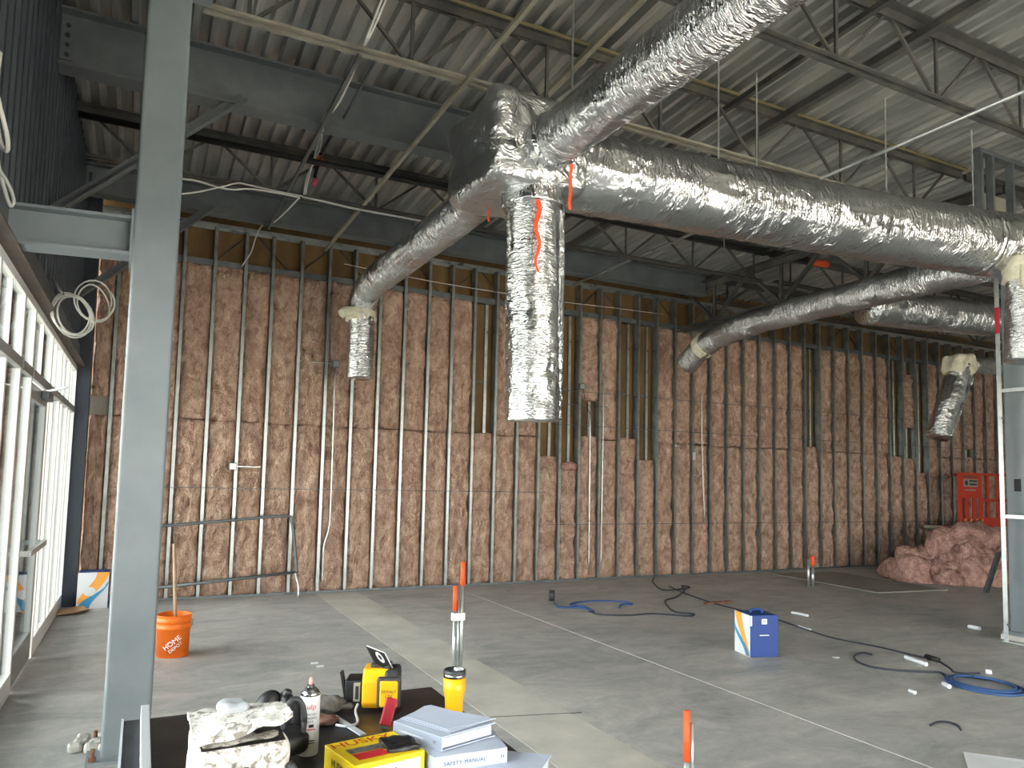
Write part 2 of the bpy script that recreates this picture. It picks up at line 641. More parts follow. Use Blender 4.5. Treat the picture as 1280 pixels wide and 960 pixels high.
# ------------------------------------------------------------------ floor
fl = MB().box((XL - 0.25, YF - 0.2, -0.15), (XR, 11.0, 0.0)).build('floor', 'concrete')
struct(fl, 'grey smeared concrete floor slab of the unfinished shop unit', 'floor')
MB().box((2.27, YF, -0.01), (2.86, 10.6, 0.002)).build('floor_patch', 'patch', fl)['label'] = 'pale strip of patched concrete'
MB().box((4.347, YF, -0.01), (4.356, 10.6, 0.0025)).build('saw_joint', 'chalk', fl)
a, b = onz(610, 897), onz(727, 891)
MB().bar((a.x, a.y, 0.001), (b.x, b.y, 0.001), 0.012, 0.004).build('saw_joint', 'crack', fl)
gr = MB().box((-60, -60, -0.32), (60, 60, -0.16)).build('ground', 'asphalt')
struct(gr, 'sunlit paving outside the building', 'ground')

# ------------------------------------------------------------------ ceiling: corrugated deck in sheets
def deck_sheet():
    mb = MB()
    prof = []
    p = 0.1524
    for k in range(6):
        x = k * p
        prof += [(x, 0.0), (x + 0.048, 0.0), (x + 0.062, 0.078), (x + 0.1384, 0.078)]
    prof.append((6 * p, 0.0))
    y0, y1 = YF, 11.0
    n = len(prof)
    ys = [y0, y0 + 6, y1]
    for y in ys:
        pass
    vs = [(x, y, z + deck_z(y)) for y in ys for x, z in prof]
    fs = [(j * n + i, j * n + i + 1, (j + 1) * n + i + 1, (j + 1) * n + i) for j in range(len(ys) - 1) for i in range(n - 1)]
    vs2 = [(x, y, z + deck_z(y) + 0.003) for y in ys for x, z in prof]
    o = len(vs)
    fs2 = [(o + (j * n + i), o + (j + 1) * n + i, o + (j + 1) * n + i + 1, o + j * n + i + 1) for j in range(len(ys) - 1) for i in range(n - 1)]
    mb.add(vs + vs2, fs + fs2)
    return mb


cz = MB()
cz.add([(XL - 0.3, YF, deck_z(YF) + 0.09), (XR, YF, deck_z(YF) + 0.09), (XR, 11.1, deck_z(11.1) + 0.09), (XL - 0.3, 11.1, deck_z(11.1) + 0.09),
        (XL - 0.3, YF, deck_z(YF) + 0.2), (XR, YF, deck_z(YF) + 0.2), (XR, 11.1, deck_z(11.1) + 0.2), (XL - 0.3, 11.1, deck_z(11.1) + 0.2)],
       [(0, 3, 2, 1), (4, 5, 6, 7), (0, 1, 5, 4), (1, 2, 6, 5), (2, 3, 7, 6), (3, 0, 4, 7)])
ceil = struct(cz.build('ceiling', 'board'), 'roof over the ribbed galvanised steel deck', 'ceiling')
dm = deck_sheet().mesh('deck_sheet', 'deck')
for i in range(26):
    link_copy(dm, 'deck_sheet', ceil, (XL - 0.1 + i * 0.9144, 0, 0))

# ------------------------------------------------------------------ back wall: sheathing, studs, batts
wb = MB().box((XL - 0.3, 10.86, 0), (XR, 11.0, 5.45)).build('wall_back', 'sheathing')
struct(wb, 'unfinished stud wall filled with pink insulation batts', 'wall')
st_u = [0.215, 0.444, 0.681, 0.899, 1.136, 1.374]
st_u += [1.374 + (2.764 - 1.374) * k / 6 for k in range(1, 6)]
st_u += [2.764, 2.998, 3.239, 3.479, 3.719, 3.944, 4.19, 4.426]
st_u += [4.426 + (7.142 - 4.426) * k / 11 for k in range(1, 11)]
st_u += [7.142, 7.4, 7.646, 7.907, 8.166, 8.425, 8.679, 8.95, 9.2]
st_u += [9.2 + 0.256 * k for k in range(1, 17)]
st_u = [-0.24, -0.02] + st_u
STUD = [u * H for u in st_u]


def stud_mesh(h, d=0.152, w=0.041, t=0.004, lip=0.012):
    mb = MB()
    prof = [(0, 0), (w, 0), (w, lip), (w - t, lip), (w - t, t), (t, t), (t, d - t), (w - t, d - t), (w - t, d - lip), (w, d - lip), (w, d), (0, d)]
    mb.prism(prof, (0, 0, 0.012), (0, 0, h), (1, 0, 0), (0, 1, 0))
    return mb


sm = stud_mesh(5.05).mesh('stud', 'stud_galv')
for x in STUD:
    link_copy(sm, 'stud', wb, (x - 0.02, YS, 0))
pn = stud_mesh(4.5, d=0.03, w=0.05).mesh('rear_stud', 'galv')
MB().prism([(0, 0), (0.16, 0), (0.16, 0.03), (0.156, 0.03), (0.156, 0.003), (0.004, 0.003), (0.004, 0.03), (0, 0.03)], (XL, YS - 0.004, 0), (XR, YS - 0.004, 0), (0, 1, 0), (0, 0, 1)).build('floor_track', 'dark_galv', wb)
MB().prism([(0, 0), (0.16, 0), (0.16, -0.05), (0.156, -0.05), (0.156, -0.003), (0.004, -0.003), (0.004, -0.05), (0, -0.05)], (XL, YS - 0.004, 5.08), (XR, YS - 0.004, 5.08), (0, 1, 0), (0, 0, 1)).build('top_track', 'galv', wb)
MB().box((XL, YS + 0.06, 4.50), (XR, YS + 0.19, 4.585)).build('header_track', 'dark_galv', wb)

# rear diagonal rods in the dark band above the insulation
rd = []
for i in range(3, 46, 3):
    x = STUD[i]
    rd.append(((x, YS + 0.18, 4.6), (x + 0.5, YS + 0.18, 5.1)))
    rd.append(((x + 1.0, YS + 0.18, 4.6), (x + 0.5, YS + 0.18, 5.1)))
for p, q in rd:
    MB().tube([p, q], 0.012, 6).build('parapet_rod', 'joist_grey', wb)


def batt_mesh(w, h, seed, nx=14, dz=0.035):
    nz = max(4, int(h / dz))
    vs, fs = [], []
    for j in range(nz + 1):
        for i in range(nx + 1):
            u, v = i / nx, j / nz
            x, z = u * w, v * h
            e = min(u, 1 - u) * w
            ez = min(v, 1 - v) * h
            pil = 0.055 * (1 - math.exp(-e / 0.035)) * (0.35 + 0.65 * (1 - math.exp(-ez / 0.05)))
            q = Vector((x * 7 + seed * 11.3, seed * 3.7, z * 5))
            qs = Vector((x * 14 + seed * 11.3 + 1.5 * noise.noise(Vector((z * 3, seed, 1))), seed * 3.7, z * 5))
            d = pil + 0.030 * noise.noise(q) + 0.030 * (1 - 2 * abs(noise.noise(qs))) + 0.016 * noise.noise(q * 4.5)
            jx = 0.010 * noise.noise(Vector((z * 6, seed, u * 3)))
            jz = 0.02 * noise.noise(Vector((x * 9, seed * 2.0, 4.0))) if j in (0, nz) else 0
            vs.append((x + jx, -d, z + jz))
    n = nx + 1
    for j in range(nz):
        for i in range(nx):
            fs.append((j * n + i, j * n + i + 1, (j + 1) * n + i + 1, (j + 1) * n + i))
    # closed back
    o = len(vs)
    vs += [(0, 0.07, 0), (w, 0.07, 0), (w, 0.07, h), (0, 0.07, h)]
    per = [i for i in range(n)] + [j * n + nx for j in range(1, nz + 1)] + [nz * n + i for i in range(nx - 1, -1, -1)] + [j * n for j in range(nz - 1, 0, -1)]
    fs.append((o, o + 3, o + 2, o + 1))
    a = per
    k1, k2, k3 = nx, nx + nz, 2 * nx + nz
    fs.append(tuple([o, o + 1] + a[0:k1 + 1][::-1]))
    fs.append(tuple([o + 1, o + 2] + a[k1:k2 + 1][::-1]))
    fs.append(tuple([o + 2, o + 3] + a[k2:k3 + 1][::-1]))
    fs.append(tuple([o + 3, o] + (a[k3:] + [a[0]])[::-1]))
    return MB().add(vs, fs).mesh('insulation_batt', 'insul', True)


LOW = [batt_mesh(0.372, 2.36, s) for s in range(5)]
TOP = [batt_mesh(0.372, 2.13, s + 20) for s in range(5)]
# bays whose upper batt is missing: the top of the batt left in place, and whether a piece hangs at the top
px_bays = {}


def bay_of(px, py=520):
    x = ony(px, py, YS).x
    for i in range(len(STUD) - 1):
        if STUD[i] <= x < STUD[i + 1]:
            return i
    return 0


bare = {bay_of(609): (2.38, None), bay_of(684): (2.05, None), bay_of(704): (1.95, None), bay_of(728): (2.2, (3.25, 4.5)),
        bay_of(750): (2.42, (3.05, 4.5)), bay_of(775): (2.42, None), bay_of(819): (2.05, None),
        bay_of(1012, 480): (2.45, None), bay_of(1123, 520): (2.35, None), bay_of(1143, 520): (2.3, (3.0, 4.2)),
        bay_of(1160, 520): (2.0, None), bay_of(1215, 480): (2.4, (2.6, 4.1))}
for i in range(len(STUD) - 1):
    x0 = STUD[i] + 0.012
    wbay = STUD[i + 1] - STUD[i] - 0.03
    s = i % 5
    yb = YS + 0.098
    sx = wbay / 0.372
    if i in bare:
        top, piece = bare[i]
        link_copy(LOW[s], 'insulation_batt', wb, (x0, yb, 0.01), scale=(sx, 1, top / 2.36))
        if piece:
            link_copy(TOP[s], 'insulation_batt', wb, (x0, yb, piece[0]), scale=(sx, 1, (piece[1] - piece[0]) / 2.13))
        link_copy(pn, 'rear_stud', wb, (x0 + wbay - 0.13, YS + 0.16, 0))
        MB().box((x0, YS + 0.19, 3.22), (x0 + wbay - 0.08, YS + 0.202, 3.25)).build('board_seam', 'dark_galv', wb)
    else:
        gap = rng.choice([0.0, 0.0, 0.012, 0.02])
        link_copy(LOW[s], 'insulation_batt', wb, (x0, yb + rng.uniform(-0.01, 0.012), 0.01), scale=(sx, 1, 1))
        link_copy(TOP[(i * 3) % 5], 'insulation_batt', wb, (x0, yb + rng.uniform(-0.01, 0.012), 2.375 + gap), scale=(sx, 1, 1))

# return strip in the corner left of the studs
link_copy(LOW[1], 'insulation_batt', wb, (XL + 0.15, YS + 0.10, 0.01), scale=(0.56, 1, 1))
link_copy(TOP[2], 'insulation_batt', wb, (XL + 0.15, YS + 0.10, 2.62), scale=(0.56, 1, 0.95))
MB().box((XL + 0.1, YS + 0.13, 2.3), (-0.42, YS + 0.16, 2.62)).build('backing_board', 'board', wb)
# a torn flap of insulation
fp = ony(712, 583, YS - 0.03)
flap = MB()
vs, fs = [], []
for j in range(9):
    for i in range(17):
        th, ph = math.pi * j / 8, 2 * math.pi * i / 16
        d = Vector((math.sin(th) * math.cos(ph), math.sin(th) * math.sin(ph), math.cos(th)))
        k = 1 + 0.35 * noise.noise(d * 2.3 + Vector((4, 2, 9)))
        vs.append(fp + Vector((d.x * 0.17, d.y * 0.08, d.z * 0.075)) * k)
for j in range(8):
    for i in range(16):
        fs.append((j * 17 + i, j * 17 + i + 1, (j + 1) * 17 + i + 1, (j + 1) * 17 + i))
flap.add(vs, fs).build('insulation_flap', 'insul_pile', wb, smooth=True)

# bridging channels threaded through the studs
for z, x0, x1 in ((1.46, -0.3, 6.0), (0.93, 6.0, 20.0), (2.60, 6.1, 20.0), (3.18, 6.1, 20.0), (2.95, 5.2, 7.2)):
    MB().bar((x0, YS - 0.004, z), (x1, YS - 0.004, z), 0.008, 0.010).build('bridging_channel', 'dark_galv', wb)

# electrical boxes and conduits on the wall
def elec_box(px, py, label, span):
    p = ony(px, py, YS - 0.02)
    t = thing('electrical_box', label, 'electrical box', p, 'junction boxes on the stud wall')
    MB().box((p.x - 0.05, p.y - 0.03, p.z - 0.05), (p.x + 0.05, p.y + 0.03, p.z + 0.05)).build('box', 'dark_galv', t, bevel=0.006)
    MB().box((p.x - 0.04, p.y - 0.036, p.z - 0.04), (p.x + 0.04, p.y - 0.03, p.z + 0.04)).build('cover', 'stud_galv', t)
    MB().bar((p.x + span[0], p.y + 0.012, p.z), (p.x + span[1], p.y + 0.012, p.z), 0.012, 0.014).build('bracket', 'stud_galv', t)
    return t


elec_box(420, 455, 'metal junction box above the bent vertical conduit on studs', (-0.36, 0.02))
elec_box(291, 583, 'metal box on a bracket between studs above the barrier', (0.0, 0.36))
elec_box(727, 483, 'metal junction box in a bare brown bay beside the hanging duct', (0.0, 0.3))
P = lambda px, py, y=YS - 0.03: ony(px, py, y)
cable('conduit', 'bright metal conduit with an offset bend below the junction box', 'conduit', [P(419, 460), P(416, 560), P(413, 640), P(411, 662), P(405, 682), P(404, 700), P(403, 728)], 0.013, 'galv', 8)
cable('conduit', 'bright metal conduit rising beside the torn insulation flap', 'conduit', [P(738, 515), P(737, 620), P(736, 714)], 0.012, 'galv', 8)
cable('conduit', 'thin metal conduit in the bay right of the junction box bay', 'conduit', [P(755, 475), P(753, 600), P(751, 712)], 0.010, 'galv', 8)
cable('conduit', 'thin metal conduit ending in a small black box', 'conduit', [P(877, 490), P(878, 570), P(881, 655)], 0.009, 'galv', 8)
cable('electric_cable', 'brown cable looping down from the junction box', 'cable', [P(729, 487), P(733, 505), P(738, 520), P(739, 530)], 0.007, 'rust', 6)
for k, (px, py) in enumerate(((868, 570), (845, 557))):
    p = P(px, py, YS - 0.02)
    o = MB().box((p.x - 0.03 + 0.012 * k, p.y, p.z - 0.07 + 0.05 * k), (p.x + 0.03 - 0.012 * k, p.y + 0.015, p.z + 0.07 - 0.05 * k)).build('wall_tag', 'white')
    tag(o, ['small white tag on the insulation between right hand studs', 'tiny white tag on the insulation beside a larger tag'][k], 'tag')

# ------------------------------------------------------------------ left wall: dark cladding above the storefront
wl_o = MB().box((XL - 0.2, YF, 3.02), (XL - 0.03, 10.66, 5.95)).build('wall_left', 'dark_steel')
struct(wl_o, 'dark ribbed metal wall above the glazed storefront', 'wall')


def cladding_sheet():
    prof = []
    p = 0.2
    for k in range(5):
        x = k * p
        prof += [(x, 0.0), (x + 0.11, 0.0), (x + 0.125, 0.028), (x + 0.185, 0.028)]
    prof.append((5 * p, 0.0))
    n = len(prof)
    vs = [(d, x, z) for z in (0, 2.62) for x, d in prof]
    fs = [(i, i + 1, n + i + 1, n + i) for i in range(n - 1)]
    return MB().add(vs, fs).mesh('cladding_sheet', 'cladding')


cm = cladding_sheet()
for i in range(15):
    link_copy(cm, 'cladding_sheet', wl_o, (XL - 0.028, 10.5 - (i + 1) * 1.0, 3.06))
MB().prism([(0, 0), (0.11, 0), (0.11, 0.012), (0.012, 0.012), (0.012, 0.12), (0, 0.12)], (XL - 0.02, YF, 2.94), (XL - 0.02, 10.6, 2.94), (1, 0, 0), (0, 0, 1)).build('lintel', 'lintel_brown', wl_o)
MB().box((XL - 0.02, YF, 3.0), (XL + 0.012, 10.6, 3.22)).build('lintel_plate', 'beam_grey', wl_o)
# corner post and wall strip in the back corner
MB().box((XL - 0.1, 10.50, 0), (XL + 0.15, 10.72, 5.30)).build('trim_1', 'dark_steel')
struct(bpy.data.objects['trim_1'], 'dark steel post in the far corner beside the glazing', 'trim')

# storefront: frames, panes, door
mull = [-4.4, -2.9, -1.4, 0.1, 1.6, 3.1, 4.35, 5.05, 6.05, 6.62, 7.85, 8.75, 9.65, 10.5]


def frame_box(mb, y0, y1, z0, z1, w=0.10):
    return mb.box((XL - 0.05, y0, z0), (XL, y1, z1))


DOOR = (6.62, 7.85)
k = 0
for i in range(len(mull) - 1):
    y0, y1 = mull[i], mull[i + 1]
    k += 1
    door = abs(y0 - DOOR[0]) < 0.01
    w = MB()
    frame_box(w, y0 - 0.03, y0 + 0.03, 0.0, 2.95)
    if i == len(mull) - 2:
        frame_box(w, y1 - 0.03, y1 + 0.05, 0.0, 2.95)
    frame_box(w, y0 + 0.03, y1 - 0.03, 2.88, 2.95)
    win = w.build('window_%d' % k, 'white_frame')
    struct(win, 'white framed storefront bay with a transom pane', 'window')
    MB().box((XL - 0.05, y0 + 0.03, 2.36), (XL + 0.012, y1 - 0.03, 2.43)).build('transom_bar', 'grey_frame', win)
    MB().box((XL - 0.034, y0 + 0.03, 2.43), (XL - 0.026, y1 - 0.03, 2.88)).build('pane', 'glass', win)
    if y1 - y0 > 0.8:
        ym = (y0 + y1) / 2
        MB().box((XL - 0.045, ym - 0.012, 2.43), (XL - 0.012, ym + 0.012, 2.88)).build('glazing_bar', 'white_frame', win)
    if not door:
        MB().box((XL - 0.05, y0 + 0.03, 0.0), (XL, y1 - 0.03, 0.16)).build('sill', 'white_frame', win)
        MB().box((XL - 0.034, y0 + 0.03, 0.16), (XL - 0.026, y1 - 0.03, 2.36)).build('pane', 'glass', win)
        if y1 - y0 > 0.7:
            ym = y0 + 0.45 * (y1 - y0)
            MB().box((XL - 0.045, ym - 0.025, 0.16), (XL - 0.008, ym + 0.025, 2.36)).build('glazing_bar', 'white_frame', win)
dd = MB()
y0, y1 = DOOR[0] + 0.05, DOOR[1] - 0.05
dd.box((XL - 0.048, y0, 0.01), (XL - 0.01, y0 + 0.10, 2.34)).box((XL - 0.048, y1 - 0.10, 0.01), (XL - 0.01, y1, 2.34))
dd.box((XL - 0.048, y0 + 0.10, 0.01), (XL - 0.01, y1 - 0.10, 0.25)).box((XL - 0.048, y0 + 0.10, 2.22), (XL - 0.01, y1 - 0.10, 2.34))
door = struct(dd.build('door_1', 'grey_frame', bevel=0.004), 'grey aluminium glazed entrance door with a push bar', 'door')
MB().box((XL - 0.045, y0 + 0.10, 0.25), (XL - 0.035, y1 - 0.10, 2.22)).build('pane', 'glass', door)
pb = MB().bar((XL + 0.05, y0 + 0.05, 1.02), (XL + 0.05, y1 - 0.05, 1.02), 0.03, 0.045)
pb.box((XL - 0.01, y0 + 0.04, 1.0), (XL + 0.05, y0 + 0.09, 1.04)).box((XL - 0.01, y1 - 0.09, 1.0), (XL + 0.05, y1 - 0.04, 1.04))
pb.build('push_bar', 'galv', door)
MB().box((XL - 0.005, y1 - 0.5, 2.26), (XL + 0.05, y1 - 0.15, 2.33)).build('door_closer', 'dark_galv', door, bevel=0.005)
MB().bar((XL + 0.03, y1 - 0.35, 2.34), (XL + 0.2, y1 - 0.75, 2.345), 0.03, 0.012).build('closer_arm', 'galv', door)

# walls that the photograph does not show: header and piers of the front, right end
wf = MB().box((XL - 0.3, YF - 0.3, 3.1), (XR, YF, 6.2))
wf.box((XL - 0.3, YF - 0.3, 0), (1.2, YF, 3.1))
wf.box((5.7, YF - 0.3, 0), (6.3, YF, 3.1))
wf.box((10.5, YF - 0.3, 0), (13.0, YF, 3.1)).box((22.4, YF - 0.3, 0), (XR, YF, 3.1))
struct(wf.build('wall_front', 'outer_wall'), 'masonry header and piers of the shop front behind the viewer', 'wall')
wr_o = struct(MB().box((XR, YF, 3.0), (XR + 0.2, 11.0, 6.2)).box((XR, 6.5, 0), (XR + 0.2, 11.0, 3.0)).box((XR, YF, 0), (XR + 0.2, YF + 0.8, 3.0)).build('wall_right', 'outer_wall'), 'masonry end wall far to the right', 'wall')
for k in range(5):
    ya = YF + 0.8 + k * (6.5 - YF - 0.8) / 5
    yb_ = ya + (6.5 - YF - 0.8) / 5
    MB().box((XR + 0.08, ya + 0.03, 0.0), (XR + 0.09, yb_ - 0.03, 3.0)).build('pane', 'dimming_glass', wr_o)  # unseen pane, darkened to hold back light from the right
    MB().box((XR + 0.04, yb_ - 0.03, 0.0), (XR + 0.13, yb_ + 0.03, 3.0)).build('mullion', 'grey_frame', wr_o)
for k in range(5):
    xa = 13.0 + k * 9.4 / 5
    MB().box((xa + 0.03, YF - 0.16, 0.0), (xa + 9.4 / 5 - 0.03, YF - 0.15, 3.1)).build('pane', 'dimming_glass', bpy.context.scene.objects['wall_front'])  # pane out of view, tint added to weaken the daylight
    MB().box((xa - 0.03, YF - 0.2, 0.0), (xa + 0.03, YF - 0.1, 3.1)).build('mullion', 'grey_frame', bpy.context.scene.objects['wall_front'])

# ------------------------------------------------------------------ columns
def rounded_sq(s, r=0.02, n=4):
    out = []
    for cx, cy, a0 in ((s - r, s - r, 0), (-s + r, s - r, 90), (-s + r, -s + r, 180), (s - r, -s + r, 270)):
        for i in range(n + 1):
            a = math.radians(a0 + 90 * i / n)
            out.append((cx + r * math.cos(a), cy + r * math.sin(a)))
    return out


c1 = thing('steel_column', 'grey square steel column standing beside the black table', 'column', (0.0, 5.07, 0))
MB().prism(rounded_sq(0.127), (0.0, 5.07, 0.02), (0.0, 5.07, 5.45), (1, 0, 0), (0, 1, 0)).build('shaft', 'grey_paint', c1, smooth=False)
MB().box((-0.2, 4.87, 0), (0.2, 5.27, 0.022)).build('base_plate', 'grey_paint', c1)
for sx, sy in ((-1, -1), (1, -1), (-1, 1), (1, 1)):
    q = (sx * 0.165, 5.07 + sy * 0.165)
    MB().tube([(q[0], q[1], 0.0), (q[0], q[1], 0.09)], 0.011, 8).build('anchor_bolt', 'rust', c1)
    MB().tube([(q[0], q[1], 0.022), (q[0], q[1], 0.042)], 0.022, 6).build('nut', 'rust', c1)
MB().box((0.127, 5.0, 4.78), (0.25, 5.14, 4.98)).build('bracket_plate', 'grey_paint', c1)
MB().tube([(0.20, 4.99, 5.02), (0.20, 5.15, 5.02)], 0.09, 16).build('seat_bearing', 'rust', c1)
# girt from the left wall to the column
g = thing('steel_girt', 'grey steel channel linking the column to the left wall', 'girt', (-0.45, 5.07, 2.96))
gm = MB().prism([(-0.09, 0), (0.09, 0), (0.09, 0.018), (0.009, 0.018), (0.009, 0.222), (0.09, 0.222), (0.09, 0.24), (-0.09, 0.24), (-0.09, 0.222), (-0.009, 0.222), (-0.009, 0.018), (-0.09, 0.018)],
                 (XL - 0.02, 5.07, 2.96), (-0.127, 5.07, 2.99), (0, 1, 0), (0, 0, 1))
gm.build('flanged_bar', 'grey_paint', g)
MB().box((-0.142, 4.96, 2.93), (-0.127, 5.18, 3.27)).build('end_plate', 'grey_paint', g)

c2 = thing('steel_column', 'grey square steel column boxed by bright metal studs', 'column', (8.96, 4.90, 0))
MB().prism(rounded_sq(0.127), (8.96, 4.90, 0.10), (8.96, 4.90, 4.40), (1, 0, 0), (0, 1, 0)).build('shaft', 'grey_paint', c2)
MB().box((8.78, 4.72, 0.06), (9.14, 5.08, 0.10)).build('base_plate', 'grey_paint', c2)
MB().box((8.77, 4.71, 0.0), (9.15, 5.09, 0.06)).build('grout_pad', 'patch', c2)
MB().box((8.825, 4.86, 1.66), (8.832, 4.93, 1.80)).build('tag', 'black_plastic', c2)
cf = thing('stud_frame', 'bright metal stud frame boxed around the grey column', 'frame', (8.68, 4.9, 0))
s44s = MB().prism([(0, 0), (0.06, 0), (0.06, 0.012), (0.056, 0.012), (0.056, 0.004), (0.004, 0.004), (0.004, 0.05), (0, 0.05)], (0, 0, 0.012), (0, 0, 3.86), (1, 0, 0), (0, -1, 0)).mesh('stud', 'galv')
s44 = MB().prism([(0, 0), (0.06, 0), (0.06, 0.012), (0.056, 0.012), (0.056, 0.004), (0.004, 0.004), (0.004, 0.05), (0, 0.05)], (0, 0, 0.012), (0, 0, 4.40), (1, 0, 0), (0, -1, 0)).mesh('stud', 'galv')
link_copy(s44, 'stud', cf, (8.64, 4.98, 0.0))
link_copy(s44s, 'stud', cf, (8.64, 4.62, 0.0))
for z in (1.36, 2.77):
    MB().box((8.645, 4.60, z), (8.66, 4.97, z + 0.04)).build('crosspiece', 'galv', cf)
MB().box((8.63, 4.57, 0.0), (8.72, 5.0, 0.012)).build('floor_track', 'galv', cf)
MB().box((8.638, 4.93, 3.45), (8.6395, 4.98, 3.75)).build('red_mark', 'red', cf)

# ------------------------------------------------------------------ wide-flange beams and knee braces
def i_beam(name, label, y, x0, x1, zb, zt, fw, group):
    t = thing(name, label, 'beam', ((x0 + x1) / 2, y, zb), group)
    tf = 0.02
    MB().box((x0, y - fw / 2, zb), (x1, y + fw / 2, zb + tf)).build('bottom_flange', 'beam_grey', t)
    MB().box((x0, y - 0.006, zb + tf), (x1, y + 0.006, zt - tf)).build('web', 'beam_grey', t)
    MB().box((x0, y - fw / 2, zt - tf), (x1, y + fw / 2, zt)).build('top_flange', 'beam_grey', t)
    MB().box((x0, y - 0.018, zb + 0.08), (x0 + 0.10, y - 0.006, zt - 0.08)).build('shear_plate', 'beam_grey', t)
    for q in range(4):
        z = zb + 0.12 + q * (zt - zb - 0.24) / 3
        MB().tube([(x0 + 0.05, y - 0.035, z), (x0 + 0.05, y - 0.016, z)], 0.018, 6).build('bolt', 'dark_steel', t)
    return t


b1 = i_beam('steel_beam', 'deep grey steel beam crossing behind the foil box', 6.85, XL, 8.72, 4.94, 5.43, 0.20, 'grey roof beams')
b2 = i_beam('steel_beam', 'deep grey steel beam just in front of the insulated wall', 9.92, XL, 8.72, 4.95, 5.31, 0.20, 'grey roof beams')
for y, lab in ((6.78, 'grey angle knee brace from left wall to the beam nearer the column'), (9.82, 'grey angle knee brace from left wall to the beam by the insulated wall')):
    o = MB().angle((-0.75, y, 3.665), (0.66, y, 4.99), 0.09, 0.012, Vector((0, -1, 0)), Vector((-0.68, 0, 0.73))).build('knee_brace', 'beam_grey')
    tag(o, lab, 'brace', 'knee braces at the left wall')

# ------------------------------------------------------------------ open-web joists
def joist(label, y, x0, x1, zb, panel=1.22, phase=0.0, rust=None, pale=False):
    zt = deck_z(y) - 0.005
    t = thing('roof_joist', label, 'joist', ((x0 + x1) / 2, y, zb), 'open-web roof joists')
    a, th = 0.085, 0.010
    tc = MB().angle((x0, y - 0.014, zt), (x1, y - 0.014, zt), a, th, (0, -1, 0), (0, 0, -1))
    tc.build('top_chord', 'joist_grey', t)
    if pale:
        MB().box((x0, y - 0.108, zt - 0.014), (x1, y - 0.07, zt - 0.0105)).build('chord_edge', 'chord_tan', t)
    MB().angle((x0, y + 0.014, zt), (x1, y + 0.014, zt), a, th, (0, 1, 0), (0, 0, -1)).build('top_chord', 'joist_grey', t)
    bc = MB().angle((x0 + 0.1, y - 0.02, zb), (x1 - 0.1, y - 0.02, zb), 0.038, th, (0, -1, 0), (0, 0, 1))
    bc.angle((x0 + 0.1, y + 0.02, zb), (x1 - 0.1, y + 0.02, zb), 0.038, th, (0, 1, 0), (0, 0, 1))
    bc.build('bottom_chord', 'chord_pale' if pale else 'joist_grey', t)
    x = x0 + 0.45 + phase
    while x < x1 - 0.2:
        for q in (x - panel / 2, x + panel / 2):
            if x0 < q < x1:
                MB().bar((x + (0.04 if q > x else -0.04), y, zb + 0.03), (q, y, zt - 0.03), 0.024, 0.024).build('web_rod', 'joist_grey', t)
        MB().bar((x, y, zb + 0.03), (x, y, zt - 0.03), 0.02, 0.028).build('web_rod', 'joist_grey', t)
        x += panel
    return t


joist('open-web steel joist high above the blue paint box', 3.80, XL, 8.70, 4.95, phase=0.1)
joist('open-web steel joist running into the column by the table', 5.37, XL + 0.9, 8.70, 4.90, phase=-0.05, pale=True)
joist('open-web steel joist between the two deep grey beams', 8.50, XL, 8.70, 4.86, phase=0.25)
for y, lab in ((3.80, 'the joist above the blue carton'), (5.37, 'the joist meeting the table side column'), (6.9, 'the beam behind the foil box'),
               (8.5, 'the joist between the two beams'), (9.95, 'the beam by the insulated wall')):
    joist('open-web joist beyond the studded column in line with ' + lab, y, 8.80, 19.5, 4.9)

# joist girder along the column line
gt = thing('joist_girder', 'deep dark steel truss running from the studded column to the insulated wall', 'truss', (8.75, 7.9, 4.42))
gx, gz0, gz1 = 8.75, 4.42, 5.20
for nm, z, sgn in (('top_chord', gz1, -1), ('bottom_chord', gz0, 1)):
    m_ = MB().angle((gx - 0.02, 4.9, z), (gx - 0.02, 10.6, z), 0.10, 0.012, (-1, 0, 0), (0, 0, sgn))
    m_.angle((gx + 0.02, 4.9, z), (gx + 0.02, 10.6, z), 0.10, 0.012, (1, 0, 0), (0, 0, sgn))
    m_.build(nm, 'joist_grey', gt)
yy = 5.2
while yy < 10.6:
    for q in (yy - 0.75, yy + 0.75):
        if 4.9 < q < 10.6:
            MB().bar((gx, yy, gz0 + 0.05), (gx, q, gz1 - 0.05), 0.06, 0.05).build('web_angle', 'joist_grey', gt)
    MB().bar((gx, yy + 0.02, gz0 + 0.05), (gx, yy + 0.02, gz1 - 0.05), 0.05, 0.04).build('web_angle', 'joist_grey', gt)
    yy += 1.5

# bridging angles and pipes running towards the back wall
def yline(name, label, cat, x, y0, y1, z, w, m, group=None):
    z0, z1 = (deck_z(y0) - 0.16, deck_z(y1) - 0.16) if z is None else (z, z)
    if m == 'pipe':
        o = MB().tube([(x, y0, z0), (x, y1, z1)], w, 10).build(name, 'galv', smooth=True)
    else:
        o = MB().angle((x, y0, z0), (x, y1, z1), w, 0.006, (1, 0, 0), (0, 0, 1)).build(name, m)
    return tag(o, label, cat, group)


